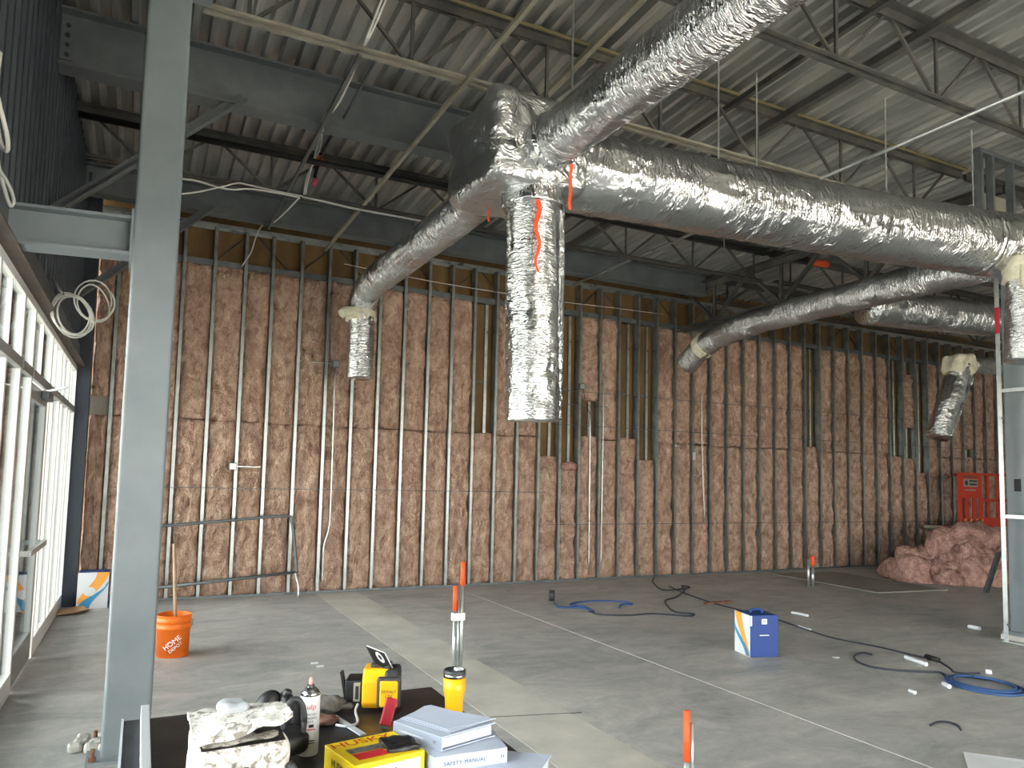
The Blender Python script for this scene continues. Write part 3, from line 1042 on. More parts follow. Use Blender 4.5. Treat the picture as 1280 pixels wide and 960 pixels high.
BG = 'bridging between the joists'
yline('bridging_angle', 'pale steel bridging strip under the joists left of the foil box', 'bridging', 2.17, 0.5, 10.5, 4.872, 0.036, 'pale_steel', BG)
yline('bridging_angle', 'yellowish steel bridging angle behind the foil duct overhead', 'bridging', 3.25, 0.5, 9.7, None, 0.05, 'pale_steel', BG)
yline('bridging_angle', 'dull steel bridging angle under the deck right of the overhead duct', 'bridging', 4.97, 0.5, 9.7, None, 0.05, 'joist_grey', BG)
yline('bridging_angle', 'dark steel bridging angle farther right under the deck', 'bridging', 5.6, 0.5, 9.7, None, 0.07, 'joist_grey', BG)
yline('conduit_pipe', 'bright galvanised conduit pipe crossing high above the large foil duct', 'conduit', 6.24, 1.0, 10.3, 4.905, 0.018, 'pipe')
yline('bridging_angle', 'slender grey bridging strip rising past the white cables', 'bridging', 1.30, 5.35, 9.9, 4.86, 0.03, 'dark_galv', BG)

# diagonal stub rods seen above the studs
for px0, py0, px1, py1, lab in ((470, 110, 400, 200, 'rust ended grey strip hanging below the joist by the white cables'),):
    pa, pb_ = onz(px0, py0 - 35, 4.9), ony(px1, py1, 8.4)
    tag(MB().tube([pa, pb_], 0.014, 6).build('hanger_strip', 'dark_galv'), lab, 'strip')

# ------------------------------------------------------------------ foil wrapped ducts
def resample(pts, step):
    P = [Vector(p) for p in pts]
    out = [P[0]]
    for i in range(1, len(P)):
        d = (P[i] - P[i - 1])
        k = max(1, int(d.length / step))
        for j in range(1, k + 1):
            out.append(P[i - 1] + d * (j / k))
    return out


def crinkle(seed, amp=0.010, fa=9.0, fl=9.0, seams=None, lobes=0.0):
    def f(s, a, p):
        v = Vector((math.cos(a) * 1.6, math.sin(a) * 1.6, s * 1.0)) * 1.0
        n1 = noise.noise(v * 2.0 + Vector((seed, 0, 0)))
        q = Vector((a * fa * 0.5, s * fl, seed))
        n2 = 1 - abs(noise.noise(q)) * 2
        n3 = noise.noise(Vector((math.cos(a) * 5, math.sin(a) * 5, s * 14 + seed)))
        d = amp * (0.9 * n1 + 0.55 * n2 + 0.5 * n3)
        if seams:
            for q_ in seams:
                d -= 0.018 * math.exp(-((s - q_) / 0.018) ** 2)
        return d
    return f


def duct(name, label, path, r, m, seed, step=0.03, n=56, amp=0.010, fl=9.0, fa=9.0, seams=None, group=None, parts=None, cat='duct'):
    root = thing(name, label, cat, path[0], group)
    pts = resample(path, step)
    MB().tube(pts, r, n, True, crinkle(seed, amp, fa, fl, seams)).build('foil_wrap', m, root, smooth=True)
    if seams:
        acc = 0
        for s_ in seams:
            acc = 0
            for i in range(1, len(pts)):
                L_ = (pts[i] - pts[i - 1]).length
                if acc <= s_ < acc + L_:
                    d = (pts[i] - pts[i - 1]).normalized()
                    MB().tube([pts[i] - d * 0.03, pts[i], pts[i] + d * 0.03], [r * 1.005, r * 1.02, r * 1.005], 40, True, crinkle(seed + 5, amp * 0.6)).build('tape_band', 'foil', root, smooth=True)
                acc += L_
    return root


ZM = 4.25
main = duct('foil_duct', 'large foil wrapped round duct running right from the foil box', [(2.97, 5.15, ZM), (4.6, 5.0, ZM), (6.5, 4.78, ZM), (8.2, 4.5, ZM), (9.6, 4.35, ZM)], 0.325, 'foil', 3.1, 0.03, 72, 0.015, 5.0, 7.0, [1.9, 4.75])
near = duct('foil_duct', 'foil wrapped round duct passing overhead towards the shop front', [(2.62, 4.72, 4.2), (2.64, 4.2, 4.2), (2.68, 2.6, 4.2), (2.70, 0.6, 4.2)], 0.185, 'foil_y', 8.7, 0.025, 56, 0.011, 10.0, 10.0)
back = duct('foil_duct', 'foil wrapped round branch duct reaching back towards the insulated wall', [(2.60, 5.62, 4.2), (2.60, 7.4, 4.2), (2.58, 9.25, 4.2), (2.58, 9.6, 4.16), (2.58, 9.8, 4.04), (2.58, 9.86, 3.9)], 0.185, 'foil_y', 14.2, 0.025, 56, 0.011, 10.0, 10.0)
# plenum box
bxm = MB()
vs, fs = [], []
NX, NY, NZ = 14, 14, 14
box_lo, box_hi = Vector((2.16, 4.72, 3.90)), Vector((2.98, 5.62, 4.58))


def rbox(lo, hi, n, rad, dispf):
    """closed rounded box as a displaced cube grid"""
    mb = MB()
    c, hlf = (lo + hi) / 2, (hi - lo) / 2
    for ax in range(3):
        for sg in (-1, 1):
            vv, ff = [], []
            u, w = (ax + 1) % 3, (ax + 2) % 3
            for j in range(n + 1):
                for i in range(n + 1):
                    p = Vector((0, 0, 0))
                    p[ax] = sg * hlf[ax]
                    p[u] = (2 * i / n - 1) * hlf[u]
                    p[w] = (2 * j / n - 1) * hlf[w]
                    inner = Vector([max(-(hlf[k] - rad), min(hlf[k] - rad, p[k])) for k in range(3)])
                    d = p - inner
                    if d.length > 1e-9:
                        dn = d.normalized()
                        p = inner + dn * rad
                    else:
                        dn = Vector((0, 0, 0))
                        dn[ax] = sg
                    p = p + c
                    vv.append(p + dn * dispf(p))
            for j in range(n):
                for i in range(n):
                    q = (j * (n + 1) + i, j * (n + 1) + i + 1, (j + 1) * (n + 1) + i + 1, (j + 1) * (n + 1) + i)
                    ff.append(q if sg > 0 else q[::-1])
            mb.add(vv, ff)
    return mb


def box_disp(p):
    return 0.030 * noise.noise(p * 3.2) + 0.016 * (1 - 2 * abs(noise.noise(p * 7.0))) + 0.008 * noise.noise(p * 15)


pb = thing('duct_box', 'foil wrapped square plenum box where the round ducts meet', 'duct box', (2.55, 5.17, 3.9))
rbox(box_lo, box_hi, 30, 0.07, box_disp).build('foil_wrap', 'foil_box', pb, smooth=True)
MB().tube(resample([(2.62, 4.84, 4.2), (2.62, 4.60, 4.2)], 0.02), 0.20, 48, True, crinkle(33.0, 0.016)).build('collar', 'foil', pb, smooth=True)
MB().tube(resample([(2.60, 5.5, 4.2), (2.60, 5.75, 4.2)], 0.02), 0.20, 48, True, crinkle(37.0, 0.016)).build('collar', 'foil', pb, smooth=True)
MB().tube(resample([(2.63, 4.97, 3.93), (2.63, 4.97, 3.78)], 0.02), 0.235, 48, True, crinkle(39.0, 0.016)).build('collar', 'foil', pb, smooth=True)

# drops
dz = lambda s: s
drop2 = duct('flexible_duct', 'wide crinkled foil flexible duct hanging below the foil box', [(2.63, 4.97, 3.89), (2.64, 4.97, 3.0), (2.66, 4.97, 2.12)], 0.20, 'foil_z', 21.0, 0.016, 56, 0.014, 22.0, 5.0)
MB().tube(resample([(2.86, 4.93, 3.86), (2.87, 4.93, 3.0), (2.87, 4.94, 2.14)], 0.02), 0.03, 12, True, crinkle(4.0, 0.006)).build('folded_edge', 'foil', drop2, smooth=True)
drop1 = duct('flexible_duct', 'narrow crinkled foil flexible duct hanging near the insulated wall', [(2.57, 9.82, 3.86), (2.57, 9.80, 3.4), (2.57, 9.78, 2.98)], 0.175, 'foil_z', 27.0, 0.016, 48, 0.012, 22.0, 5.0)


def mastic(parent, c, r, seed, axis='z', stub=None):
    mb = MB()
    pts = resample([Vector(c) + Vector((0, 0, 0.09)), Vector(c) - Vector((0, 0, 0.09))], 0.015)
    mb.tube(pts, r, 40, True, crinkle(seed, 0.022))
    if stub:
        mb.tube(resample(stub, 0.03), 0.055, 14, True, crinkle(seed + 2, 0.02))
    return mb.build('mastic_joint', 'mastic', parent, smooth=True)


q0 = Vector((2.57, 9.84, 3.86))
mastic(drop1, q0, 0.19, 5.5, stub=[q0 + Vector((-0.12, -0.1, 0.02)), q0 + Vector((-0.24, -0.16, 0.0)), q0 + Vector((-0.31, -0.19, -0.05))])

# right hand branch
rb = duct('foil_duct', 'foil wrapped round branch duct leaving the large duct near the studded column', [(8.30, 4.85, 4.17), (8.27, 6.4, 4.17), (8.25, 8.2, 4.15), (8.25, 9.1, 4.05), (8.25, 9.6, 3.86), (8.25, 9.85, 3.68)], 0.185, 'foil_y', 41.0, 0.03, 48, 0.011, 9.0, 9.0)
mb = MB().tube(resample([(8.25, 9.36, 3.97), (8.25, 9.5, 3.91)], 0.02), 0.198, 36, True, crinkle(3.3, 0.015))
mb.build('mastic_joint', 'mastic', rb, smooth=True)
# second main duct further right
p0, p1 = ony(1085, 383, 7.0), ony(1262, 402, 6.8)
d2 = duct('foil_duct', 'foil wrapped duct running behind the studded column', [p0, p0 + (p1 - p0) * 0.5, p0 + (p1 - p0) * 1.6], 0.26, 'foil', 52.0, 0.04, 48, 0.013, 6.0, 8.0)
# slanting drop beyond the column
e0, e1, e2 = ony(1262, 459, 8.0), ony(1212, 456, 8.0), ony(1172, 545, 8.0)
d3 = duct('flexible_duct', 'slanting foil flexible duct above the red lift', [e0 + (e0 - e1) * 0.6, e0, e1], 0.15, 'foil_y', 61.0, 0.03, 36, 0.012, 10.0, 6.0)
MB().tube(resample([ony(1200, 458, 8.0), e2], 0.02), 0.185, 40, True, crinkle(71.0, 0.014, 5, 20)).build('hanging_leg', 'foil_z', d3, smooth=True)
MB().tube(resample([ony(1217, 468, 7.85), ony(1188, 545, 7.85)], 0.02), 0.035, 12, True, crinkle(73.0, 0.006)).build('folded_edge', 'foil', d3, smooth=True)
MB().bar(e0, (e0.x, e0.y, deck_z(e0.y)), 0.03, 0.004).build('hanger_strap', 'galv', d3)
c_ = ony(1200, 455, 8.0)
rbox(c_ - Vector((0.26, 0.2, 0.2)), c_ + Vector((0.24, 0.2, 0.16)), 14, 0.1, lambda p: 0.06 * noise.noise(p * 6)).build('mastic_joint', 'mastic', d3, smooth=True)
# drop at the right edge
r0 = ony(1281, 345, 4.3)
d4 = duct('flexible_duct', 'foil flexible duct with cream sealant hanging in front of the studded column', [r0 + Vector((0, 0, 0.06)), r0 + Vector((-0.02, 0, -0.3)), ony(1279, 452, 4.3)], 0.16, 'foil_z', 81.0, 0.016, 44, 0.014, 22.0, 5.0)
mb = MB().tube(resample([r0 + Vector((0, 0, 0.18)), r0 + Vector((0, 0, -0.06))], 0.02), 0.185, 30, True, crinkle(91.0, 0.03))
mb.tube(resample([r0 + Vector((-0.14, -0.08, 0.1)), r0 + Vector((-0.17, -0.1, -0.16))], 0.02), 0.04, 12, True, crinkle(93.0, 0.012))
mb.build('mastic_joint', 'mastic', d4, smooth=True)

# hanger rods from the deck
def rod(x, y, z0, label, group='duct hanger rods'):
    t = thing('hanger_rod', label, 'rod', (x, y, z0), group)
    z1 = deck_z(y)
    MB().tube([(x, y, z0), (x, y, z1)], 0.008, 6).build('rod', 'galv', t)
    MB().box((x - 0.03, y - 0.02, z0 - 0.01), (x + 0.03, y + 0.02, z0 + 0.02)).build('clip', 'galv', t)
    return t


for k, (px, py) in enumerate(((898, 205), (946, 215), (1108, 240), (1217, 268))):
    p = ony(px, py, 4.95 if px < 1000 else 4.7)
    rod(p.x, p.y, 4.56, 'thin bright hanger rod on the large duct, %s from the foil box' % ('first', 'second', 'third', 'fourth')[k])
for px, py, y in ((715, 110, 4.6), (905, 300, 7.5)):
    p = ony(px, py, y)
    rod(p.x, p.y, p.z - 0.15, 'hanger rod beside the overhead foil duct' if y < 5 else 'hanger rod below the deck between large duct and insulated wall')

# orange tags on the ducts
def ribbon(px0, py0, px1, py1, y, label, w=0.02):
    a_, b_ = ony(px0, py0, y), ony(px1, py1, y)
    pts = [a_ + (b_ - a_) * (k / 6) + Vector((0.008 * math.sin(k * 2.1), 0.005 * math.cos(k * 1.7), 0)) for k in range(7)]
    mb = MB()
    for k in range(6):
        mb.bar(pts[k], pts[k + 1], w, 0.004, (0, 1, 0))
    return tag(mb.build('orange_ribbon', 'orange_paint'), label, 'ribbon', 'orange ribbons on the ducts')


ribbon(609, 243, 611, 277, 5.4, 'short orange ribbon hanging at the start of the rear branch duct')
ribbon(714, 198, 712, 262, 4.62, 'orange ribbon hanging in front of the large duct with a pink knot', 0.024)
o = ony(712, 194, 4.6)
tag(MB().lathe([(0.001, -0.02), (0.02, -0.012), (0.022, 0.0), (0.014, 0.015), (0.001, 0.02)], o, 10).build('tape_knot', 'pink_tape', smooth=True), 'pink tape knot at the top of an orange ribbon', 'tape')
pts = [ony(672 + 3 * math.sin(k * 1.3), 250 + k * 9, 4.735) for k in range(11)]
mb = MB()
for k in range(10):
    mb.bar(pts[k], pts[k + 1], 0.042 * (1 - 0.07 * k), 0.006, (0, 1, 0))
tag(mb.build('orange_ribbon', 'orange_paint'), 'long tapering orange strip stuck to the wide hanging flexible duct', 'ribbon', 'orange ribbons on the ducts')

# ------------------------------------------------------------------ sprinkler line along the middle joist, tags and cables
sp = thing('sprinkler_pipe', 'black pipe with an orange coupling under the middle joist', 'pipe', (4.0, 8.3, 5.2))
a_, b_ = ony(560, 236, 8.3), ony(1030, 331, 8.3)
MB().tube([a_ + (a_ - b_) * 0.6, a_, b_], 0.035, 12).build('pipe', 'black_plastic', sp, smooth=True)
MB().tube([ony(1014, 327, 8.3), ony(1034, 331, 8.3)], 0.055, 12).build('coupling', 'orange_paint', sp, smooth=True)
sd = thing('alarm_device', 'orange device hanging below the joist among white cables', 'device', ony(398, 203, 8.4))
q = ony(399, 201, 8.4)
MB().lathe([(0.001, -0.06), (0.05, -0.05), (0.06, 0.0), (0.045, 0.05), (0.001, 0.06)], q, 14).build('body', 'orange_paint', sd, smooth=True)
MB().tube(curve_pts([q, ony(394, 218, 8.4), ony(394, 225, 8.4)], 5), 0.02, 8).build('tail', 'black_plastic', sd, smooth=True)
MB().tube([ony(394, 224, 8.4), ony(392, 232, 8.4)], 0.028, 8).build('plug', 'pink_tape', sd, smooth=True)
CW = 'white cables strung under the roof'
cable('electric_cable', 'white cable dropping from the joist past the orange device', 'cable', [ony(484, -5, 5.3), ony(470, 28, 5.25), ony(457, 54, 5.3), ony(444, 74, 6.2), ony(434, 95, 6.5), ony(420, 128, 6.60), ony(405, 148, 6.62), ony(402, 163, 6.9), ony(400, 185, 8.2), ony(384, 220, 8.4), ony(380, 243, 8.4)], 0.011, 'wire_white', group=CW)
cable('electric_cable', 'second white cable running beside the one past the orange device', 'cable', [ony(479, -5, 5.25), ony(466, 28, 5.2), ony(456, 52, 5.25), ony(446, 74, 6.15), ony(441, 92, 6.45), ony(424, 128, 6.57), ony(408, 148, 6.59), ony(403, 163, 6.87), ony(396, 185, 8.15), ony(386, 222, 8.35), ony(382, 243, 8.38)], 0.010, 'wire_white', group=CW)
cable('electric_cable', 'white cable sagging along the joist from behind the grey column', 'cable', [ony(200, 222, 8.35), ony(240, 225, 8.35), ony(268, 233, 8.35), ony(290, 237, 8.35), ony(312, 236, 8.35), ony(345, 241, 8.4), ony(375, 247, 8.4)], 0.010, 'wire_white', group=CW)
cable('electric_cable', 'white cable curling over the joist beside the sagging one', 'cable', [ony(200, 244, 8.3), ony(240, 241, 8.3), ony(275, 234, 8.3), ony(296, 229, 8.35), ony(310, 231, 8.4), ony(345, 239, 8.42), ony(378, 245, 8.42)], 0.009, 'wire_white', group=CW)
cable('electric_cable', 'white cable hanging from the joist end down to the studs', 'cable', [ony(374, 247, 8.4), ony(360, 262, 8.6), ony(342, 278, 9.6), ony(328, 282, 10.4), ony(320, 296, 10.6), ony(314, 315, 10.62), ony(302, 333, 10.63)], 0.010, 'wire_white', group=CW)
cable('electric_cable', 'white cable pair lying along the joist towards the rear branch duct', 'cable', [ony(378, 246, 8.4), ony(410, 253, 8.4), ony(450, 262, 8.4), ony(500, 271, 8.4), ony(540, 279, 8.4)], 0.011, 'wire_white', group=CW)
cable('electric_cable', 'thin white cable strung across studs behind the hanging ducts', 'cable', [ony(430, 330, 10.6), ony(520, 348, 10.6), ony(570, 357, 10.6), ony(640, 368, 10.6), ony(700, 377, 10.6), ony(760, 384, 10.6), ony(830, 393, 10.6)], 0.006, 'wire_white', group=CW)


def coil(name, label, c, r, turns, u, w, m, rad, seed, squash=1.0):
    pts = []
    n = int(turns * 22)
    nv = Vector(u).cross(Vector(w))
    for i in range(n):
        a = 2 * math.pi * i / 22
        rr_ = r * (1 + 0.34 * noise.noise(Vector((i * 0.045, seed, 0))))
        pts.append(Vector(c) + Vector(u) * rr_ * math.cos(a) + Vector(w) * rr_ * math.sin(a) * squash + nv * 0.09 * noise.noise(Vector((i * 0.1, 0, seed))))
    return MB().tube(pts, rad, 6)


c0 = onx(91, 394, XL + 0.20)
ck = thing('cable_coil', 'white cable coil hung from the lintel in the far left corner', 'cable coil', c0)
cu_ = Vector((0.72, 0.69, 0))
coil('c', '', c0, 0.19, 4.2, cu_, (0, 0, 1), 'wire_white', 0.008, 2.0, 0.9).build('coil', 'wire_white', ck, smooth=True)
coil('c', '', c0 + cu_ * 0.20 + Vector((0, 0, 0.16)), 0.17, 2.2, cu_, Vector((0, 0.2, 1)).normalized(), 'wire_white', 0.007, 5.0).build('coil', 'wire_white', ck, smooth=True)
MB().tube(curve_pts([c0 + Vector((0.02, 0.05, 0.17)), onx(78, 366, XL + 0.16), onx(68, 352, XL + 0.08), onx(62, 346, XL + 0.0)], 6), 0.008, 6).build('tail', 'wire_white', ck, smooth=True)
MB().tube([onx(79, 367, XL + 0.17), onx(83, 369, XL + 0.02)], 0.008, 6).build('hook', 'dark_galv', ck, smooth=True)
c0 = onx(-4, 130, XL + 0.08)
ck = thing('cable_coil', 'grey white cable coil on the dark cladding high on the left wall', 'cable coil', c0)
coil('c', '', c0, 0.14, 3.0, (0, 1, 0), (0, 0, 1), 'wire_white', 0.011, 9.0, 1.6).build('coil', 'wire_white', ck, smooth=True)
MB().tube(curve_pts([onx(-8, 180, XL + 0.07), onx(2, 225, XL + 0.07), onx(12, 256, XL + 0.07), onx(17, 250, XL + 0.08), onx(10, 230, XL + 0.08), onx(-6, 205, XL + 0.08)], 6), 0.011, 6).build('loop', 'wire_white', ck, smooth=True)

# framing at the top of the right column
tf = thing('bulkhead_frame', 'grey boxed bulkhead frame above the large duct beside the column', 'frame', (8.8, 5.2, 4.6))
for px in (1226, 1240, 1265):
    p = ony(px, 300, 4.82)
    MB().box((p.x - 0.02, 4.78, 4.56), (p.x + 0.02, 4.86, 5.42)).build('stud', 'dark_galv', tf)
p0, p1 = ony(1230, 300, 4.87), ony(1262, 300, 4.87)
MB().box((p0.x, 4.862, 4.56), (p1.x, 4.88, 5.0)).build('panel', 'board', tf)
MB().box((p0.x - 0.2, 4.78, 5.40), (p1.x + 0.6, 4.86, 5.45)).build('rail', 'dark_galv', tf)

# ------------------------------------------------------------------ things on the floor
# barrier leaning on the studs
br = thing('crowd_barrier', 'bent grey steel tube barrier leaning against the studs', 'barrier', (1.1, 10.4, 0))
yb = 10.42
tl, tr = ony(196, 658, yb), ony(356, 645, yb)
MB().tube(curve_pts([tl + (tl - tr) * 0.05, tl, (tl + tr) / 2, tr, ony(364, 652, yb), ony(367, 668, yb), ony(370, 700, yb), ony(371, 716, yb)], 6), 0.02, 10).build('top_tube', 'dark_galv', br, smooth=True)
MB().tube([ony(196, 735, yb), ony(371, 715, yb)], 0.02, 10).build('lower_tube', 'dark_galv', br, smooth=True)
MB().tube(curve_pts([ony(368, 714, yb), ony(371, 724, yb - 0.02), ony(373, 732, yb - 0.05), Vector((ony(373, 736, 10.36).x, 10.36, 0.0))], 5), 0.016, 8).build('foot', 'galv', br, smooth=True)
MB().tube([tl + (tl - tr) * 0.04, ony(195, 736, yb)], 0.02, 10).build('end_tube', 'dark_galv', br, smooth=True)
f0 = ony(196, 735, yb)
MB().tube([f0, (f0.x, yb - 0.06, 0.0)], 0.016, 8).build('foot', 'galv', br, smooth=True)

# bucket with a stick in it
bc = onz(215, 819)
bk = thing('plastic_bucket', 'orange plastic bucket with white stencilled lettering beside the grey column', 'bucket', (bc.x, bc.y, 0))
prof = [(0.128, 0.0), (0.134, 0.004), (0.143, 0.25), (0.151, 0.252), (0.151, 0.268), (0.146, 0.270), (0.148, 0.31), (0.155, 0.312), (0.155, 0.325), (0.147, 0.328), (0.147, 0.365), (0.153, 0.368), (0.150, 0.374), (0.142, 0.372), (0.138, 0.02), (0.02, 0.015)]
bshell = MB().lathe(prof, (bc.x, bc.y, 0), 40).build('shell', 'orange', bk, smooth=True)
ang = math.atan2(-bc.y, -bc.x)
hp = [(bc.x + 0.158 * math.cos(ang + 1.45 + 0.0), bc.y + 0.158 * math.sin(ang + 1.45), 0.30)]
MB().tube(curve_pts([(bc.x + 0.16 * math.cos(ang + 1.45 + k * 0.36), bc.y + 0.16 * math.sin(ang + 1.45 + k * 0.36), 0.318 - 0.17 * math.sin(math.pi * k / 9)) for k in range(10)], 4), 0.003, 6).build('handle', 'dark_galv', bk, smooth=True)
rt = math.radians(38)
for s, sz, off, wx in (('THE', 0.026, 0.052, 1.0), ('HOME', 0.064, 0.014, 0.95), ('DEPOT', 0.042, -0.036, 1.0)):
    text_round(s, sz, 'white_text', bshell, (bc.x, bc.y), 0.1385, ang + 0.02 + (-math.sin(rt) * off) / 0.139 - (0.03 if s == 'THE' else 0), 0.125 + math.cos(rt) * off - (0.03 if s == 'THE' else 0), rt, wx=wx, taper=0.037, lift=0.0042)
o = MB().tube([(bc.x + 0.03, bc.y - 0.02, 0.02), (bc.x - 0.03, bc.y + 0.09, 1.0)], 0.0155, 10).build('wooden_handle', 'wood', smooth=True)
tag(o, 'plain wooden tool handle standing in the orange bucket', 'handle')

# printed cartons
def s_curve(a0, a1, b0, b1, n=16):
    """S shaped print band from (a0 at top) to (b0 at bottom), unit square outline"""
    L_, R_ = [], []
    for i in range(n + 1):
        t = i / n
        s = t * t * (3 - 2 * t)
        L_.append((a0 + (b0 - a0) * s, 1 - t))
        R_.append((a1 + (b1 - a1) * s, 1 - t))
    return L_, R_


def band(mb, org, U, V, L_, R_, lift):
    org, U, V = Vector(org), Vector(U), Vector(V)
    nrm = U.cross(V).normalized()
    n = len(L_)
    vs = [org + U * a + V * b + nrm * lift for a, b in L_] + [org + U * a + V * b + nrm * lift for a, b in R_]
    fs = [(i, i + 1, n + i + 1, n + i) for i in range(n - 1)]
    fs = [f[::-1] for f in fs]
    return mb.add(vs, fs)


p1 = onz(973, 821)
p0 = onz(938, 822)
# box axes: front face towards the viewer, printed face to its left
ux = (p1 - p0).normalized()
uy = Vector((-ux.y, ux.x, 0))
Wd, Dp, Hh = (p1 - p0).length, 0.30, 0.40
bx = thing('printed_carton', 'bright blue carton with a handle and a white striped side on the open floor', 'carton', (p0.x, p0.y, 0))
mb = MB().add([p0, p0 + ux * Wd, p0 + ux * Wd + uy * Dp, p0 + uy * Dp] + [q + Vector((0, 0, Hh)) for q in (p0, p0 + ux * Wd, p0 + ux * Wd + uy * Dp, p0 + uy * Dp)],
              [(0, 3, 2, 1), (4, 5, 6, 7), (0, 1, 5, 4), (1, 2, 6, 5), (2, 3, 7, 6), (3, 0, 4, 7)])
cart = mb.build('carton', 'blue', bx, bevel=0.004)
side_o = p0 + uy * Dp
MB().add([side_o - ux * 0.002, p0 - ux * 0.002, p0 - ux * 0.002 + Vector((0, 0, Hh)), side_o - ux * 0.002 + Vector((0, 0, Hh))], [(0, 1, 2, 3)]).build('white_side', 'white', bx)
wside = bpy.context.scene.objects['white_side']
U_, V_ = -uy * Dp, Vector((0, 0, Hh))
L_, R_ = s_curve(0.05, 0.45, 0.72, 0.95)
band(MB(), side_o - ux * 0.002, U_, V_, L_, R_, 0.002).build('orange_band', 'orange_print', wside)
L_, R_ = s_curve(-0.02, 0.03, 0.70, 0.98)
L_ = [(max(0.01, a), b * 0.62 + 0.02) for a, b in L_]
R_ = [(max(0.02, a), b * 0.72 + 0.02) for a, b in R_]
band(MB(), side_o - ux * 0.002, U_, V_, L_, R_, 0.002).build('blue_band', 'sky_blue', wside)
fo = p0 + ux * (Wd * 0.5)
MB().add([fo + ux * a + Vector((0, 0, z)) - uy * 0.002 for a, z in ((-0.028, 0.315), (0.028, 0.315), (0.028, 0.365), (-0.028, 0.365))], [(0, 1, 2, 3)]).build('logo_panel', 'white_text', cart)
text_on('H', 0.05, 'blue', cart, fo + Vector((0, 0, 0.340)) - uy * 0.002, ux, (0, 0, 1), 'logo')
MB().add([fo + ux * a + Vector((0, 0, z)) - uy * 0.002 for a, z in ((-0.05, 0.205), (0.05, 0.205), (0.05, 0.212), (-0.05, 0.212))], [(0, 1, 2, 3)]).build('print_line', 'white_text', cart)
MB().add([p0 + ux * a + Vector((0, 0, z)) - uy * 0.002 for a, z in ((0.0, 0.30), (0.018, 0.30), (0.018, 0.395), (0.0, 0.395))], [(0, 1, 2, 3)]).build('white_flap', 'white_text', cart)
ht = p0 + ux * Wd * 0.5 + uy * Dp * 0.5 + Vector((0, 0, Hh))
MB().tube(curve_pts([ht - ux * 0.06, ht - ux * 0.05 + Vector((0, 0, 0.03)), ht + ux * 0.05 + Vector((0, 0, 0.03)), ht + ux * 0.06], 4), 0.012, 8).build('handle', 'blue', bx, smooth=True)

# second carton in the far corner, printed face forward
q0, q1 = Vector((-0.60, 10.30, 0)), Vector((-0.28, 10.30, 0))
Wc, Hc = 0.33, 0.43
bx2 = thing('printed_carton', 'white fronted carton with orange and blue swirl in the far corner', 'carton', (-0.6, 10.3, 0))
MB().box((-0.62, 10.30, 0.0), (-0.62 + Wc, 10.60, Hc)).build('carton', 'blue', bx2, bevel=0.004)
MB().add([(-0.62, 10.298, 0), (-0.62 + Wc, 10.298, 0), (-0.62 + Wc, 10.298, Hc), (-0.62, 10.298, Hc)], [(0, 1, 2, 3)]).build('white_side', 'white', bx2)
wside2 = bpy.context.scene.objects['white_side.001']
L_, R_ = s_curve(0.62, 1.0, 0.02, 0.40)
L_ = [(a, 0.14 + 0.86 * b) for a, b in L_]
R_ = [(min(a, 1.0), 0.12 + 0.88 * b) for a, b in R_]
band(MB(), (-0.62, 10.298, 0), (Wc, 0, 0), (0, 0, Hc), L_, R_, 0.002).build('orange_band', 'orange_print', wside2)
L_, R_ = s_curve(0.92, 1.0, 0.05, 0.42)
L_ = [(a, 0.05 + 0.62 * b) for a, b in L_]
R_ = [(min(a, 1.0), 0.02 + 0.72 * b) for a, b in R_]
band(MB(), (-0.62, 10.298, 0), (Wc, 0, 0), (0, 0, Hc), L_, R_, 0.003).build('blue_band', 'sky_blue', wside2)
circ = [(-0.62 + Wc * (0.40 + 0.2 * math.cos(a)), 10.295, Hc * (0.47 + 0.13 * math.sin(a))) for a in [2 * math.pi * k / 20 for k in range(20)]]
MB().add(circ, [tuple(range(20))]).build('round_print', 'white', wside2)

# cardboard scrap
cs = onz(86, 766)
vs = [(cs.x - 0.22, cs.y - 0.18, 0.004), (cs.x + 0.10, cs.y - 0.20, 0.03), (cs.x + 0.20, cs.y + 0.02, 0.02), (cs.x + 0.12, cs.y + 0.22, 0.03), (cs.x - 0.16, cs.y + 0.2, 0.004)]
o = MB().add(vs + [(a, b_, z + 0.012) for a, b_, z in vs], [(4, 3, 2, 1, 0), (5, 6, 7, 8, 9)] + [(i, (i + 1) % 5, 5 + (i + 1) % 5, 5 + i) for i in range(5)]).build('cardboard_scrap', 'cardboard')
tag(o, 'torn flat piece of brown cardboard beside the storefront', 'cardboard')

# pipe stubs with orange tops
def stub(label, base, h, r=0.017, second=None, frac=0.28):
    t = thing('pipe_stub', label, 'pipe', (base.x, base.y, 0), 'marked pipe stubs in the floor')
    x, y = base.x, base.y
    MB().tube([(x, y, -0.05), (x, y, h * (1 - frac))], r, 12).build('pipe', 'galv', t, smooth=True)
    MB().tube([(x, y, h * (1 - frac)), (x, y, h)], r * 1.12, 12).build('orange_top', 'orange_paint', t, smooth=True)
    if second:
        for dx, hh, orange in second:
            MB().tube([(x + dx, y, -0.05), (x + dx, y, hh)], r * 0.75, 10).build('pipe', 'galv', t, smooth=True)
            if orange:
                MB().tube([(x + dx, y, hh), (x + dx, y, hh + orange)], r * 1.05, 10).build('orange_top', 'orange_paint', t, smooth=True)
    return t


sb = onz(575, 852)
s1 = stub('tall pipe stubs with bright orange tops rising behind the yellow tumbler', sb, 0.975, 0.017, [(-0.065, 0.58, 0.20), (-0.032, 0.66, 0)], 0.2)
MB().box((sb.x - 0.085, sb.y - 0.026, 0.50), (sb.x + 0.02, sb.y + 0.026, 0.56)).build('strap', 'white', s1)
stub('lone pipe stub with an orange top behind the flat board', onz(1016, 733), 0.5, 0.028, [(-0.10, 0.44, 0)], 0.32)
stub('orange topped pipe stub standing alone in the open floor', onz(858, 990), 0.43, 0.017, [(0.036, 0.36, 0)], 0.62)

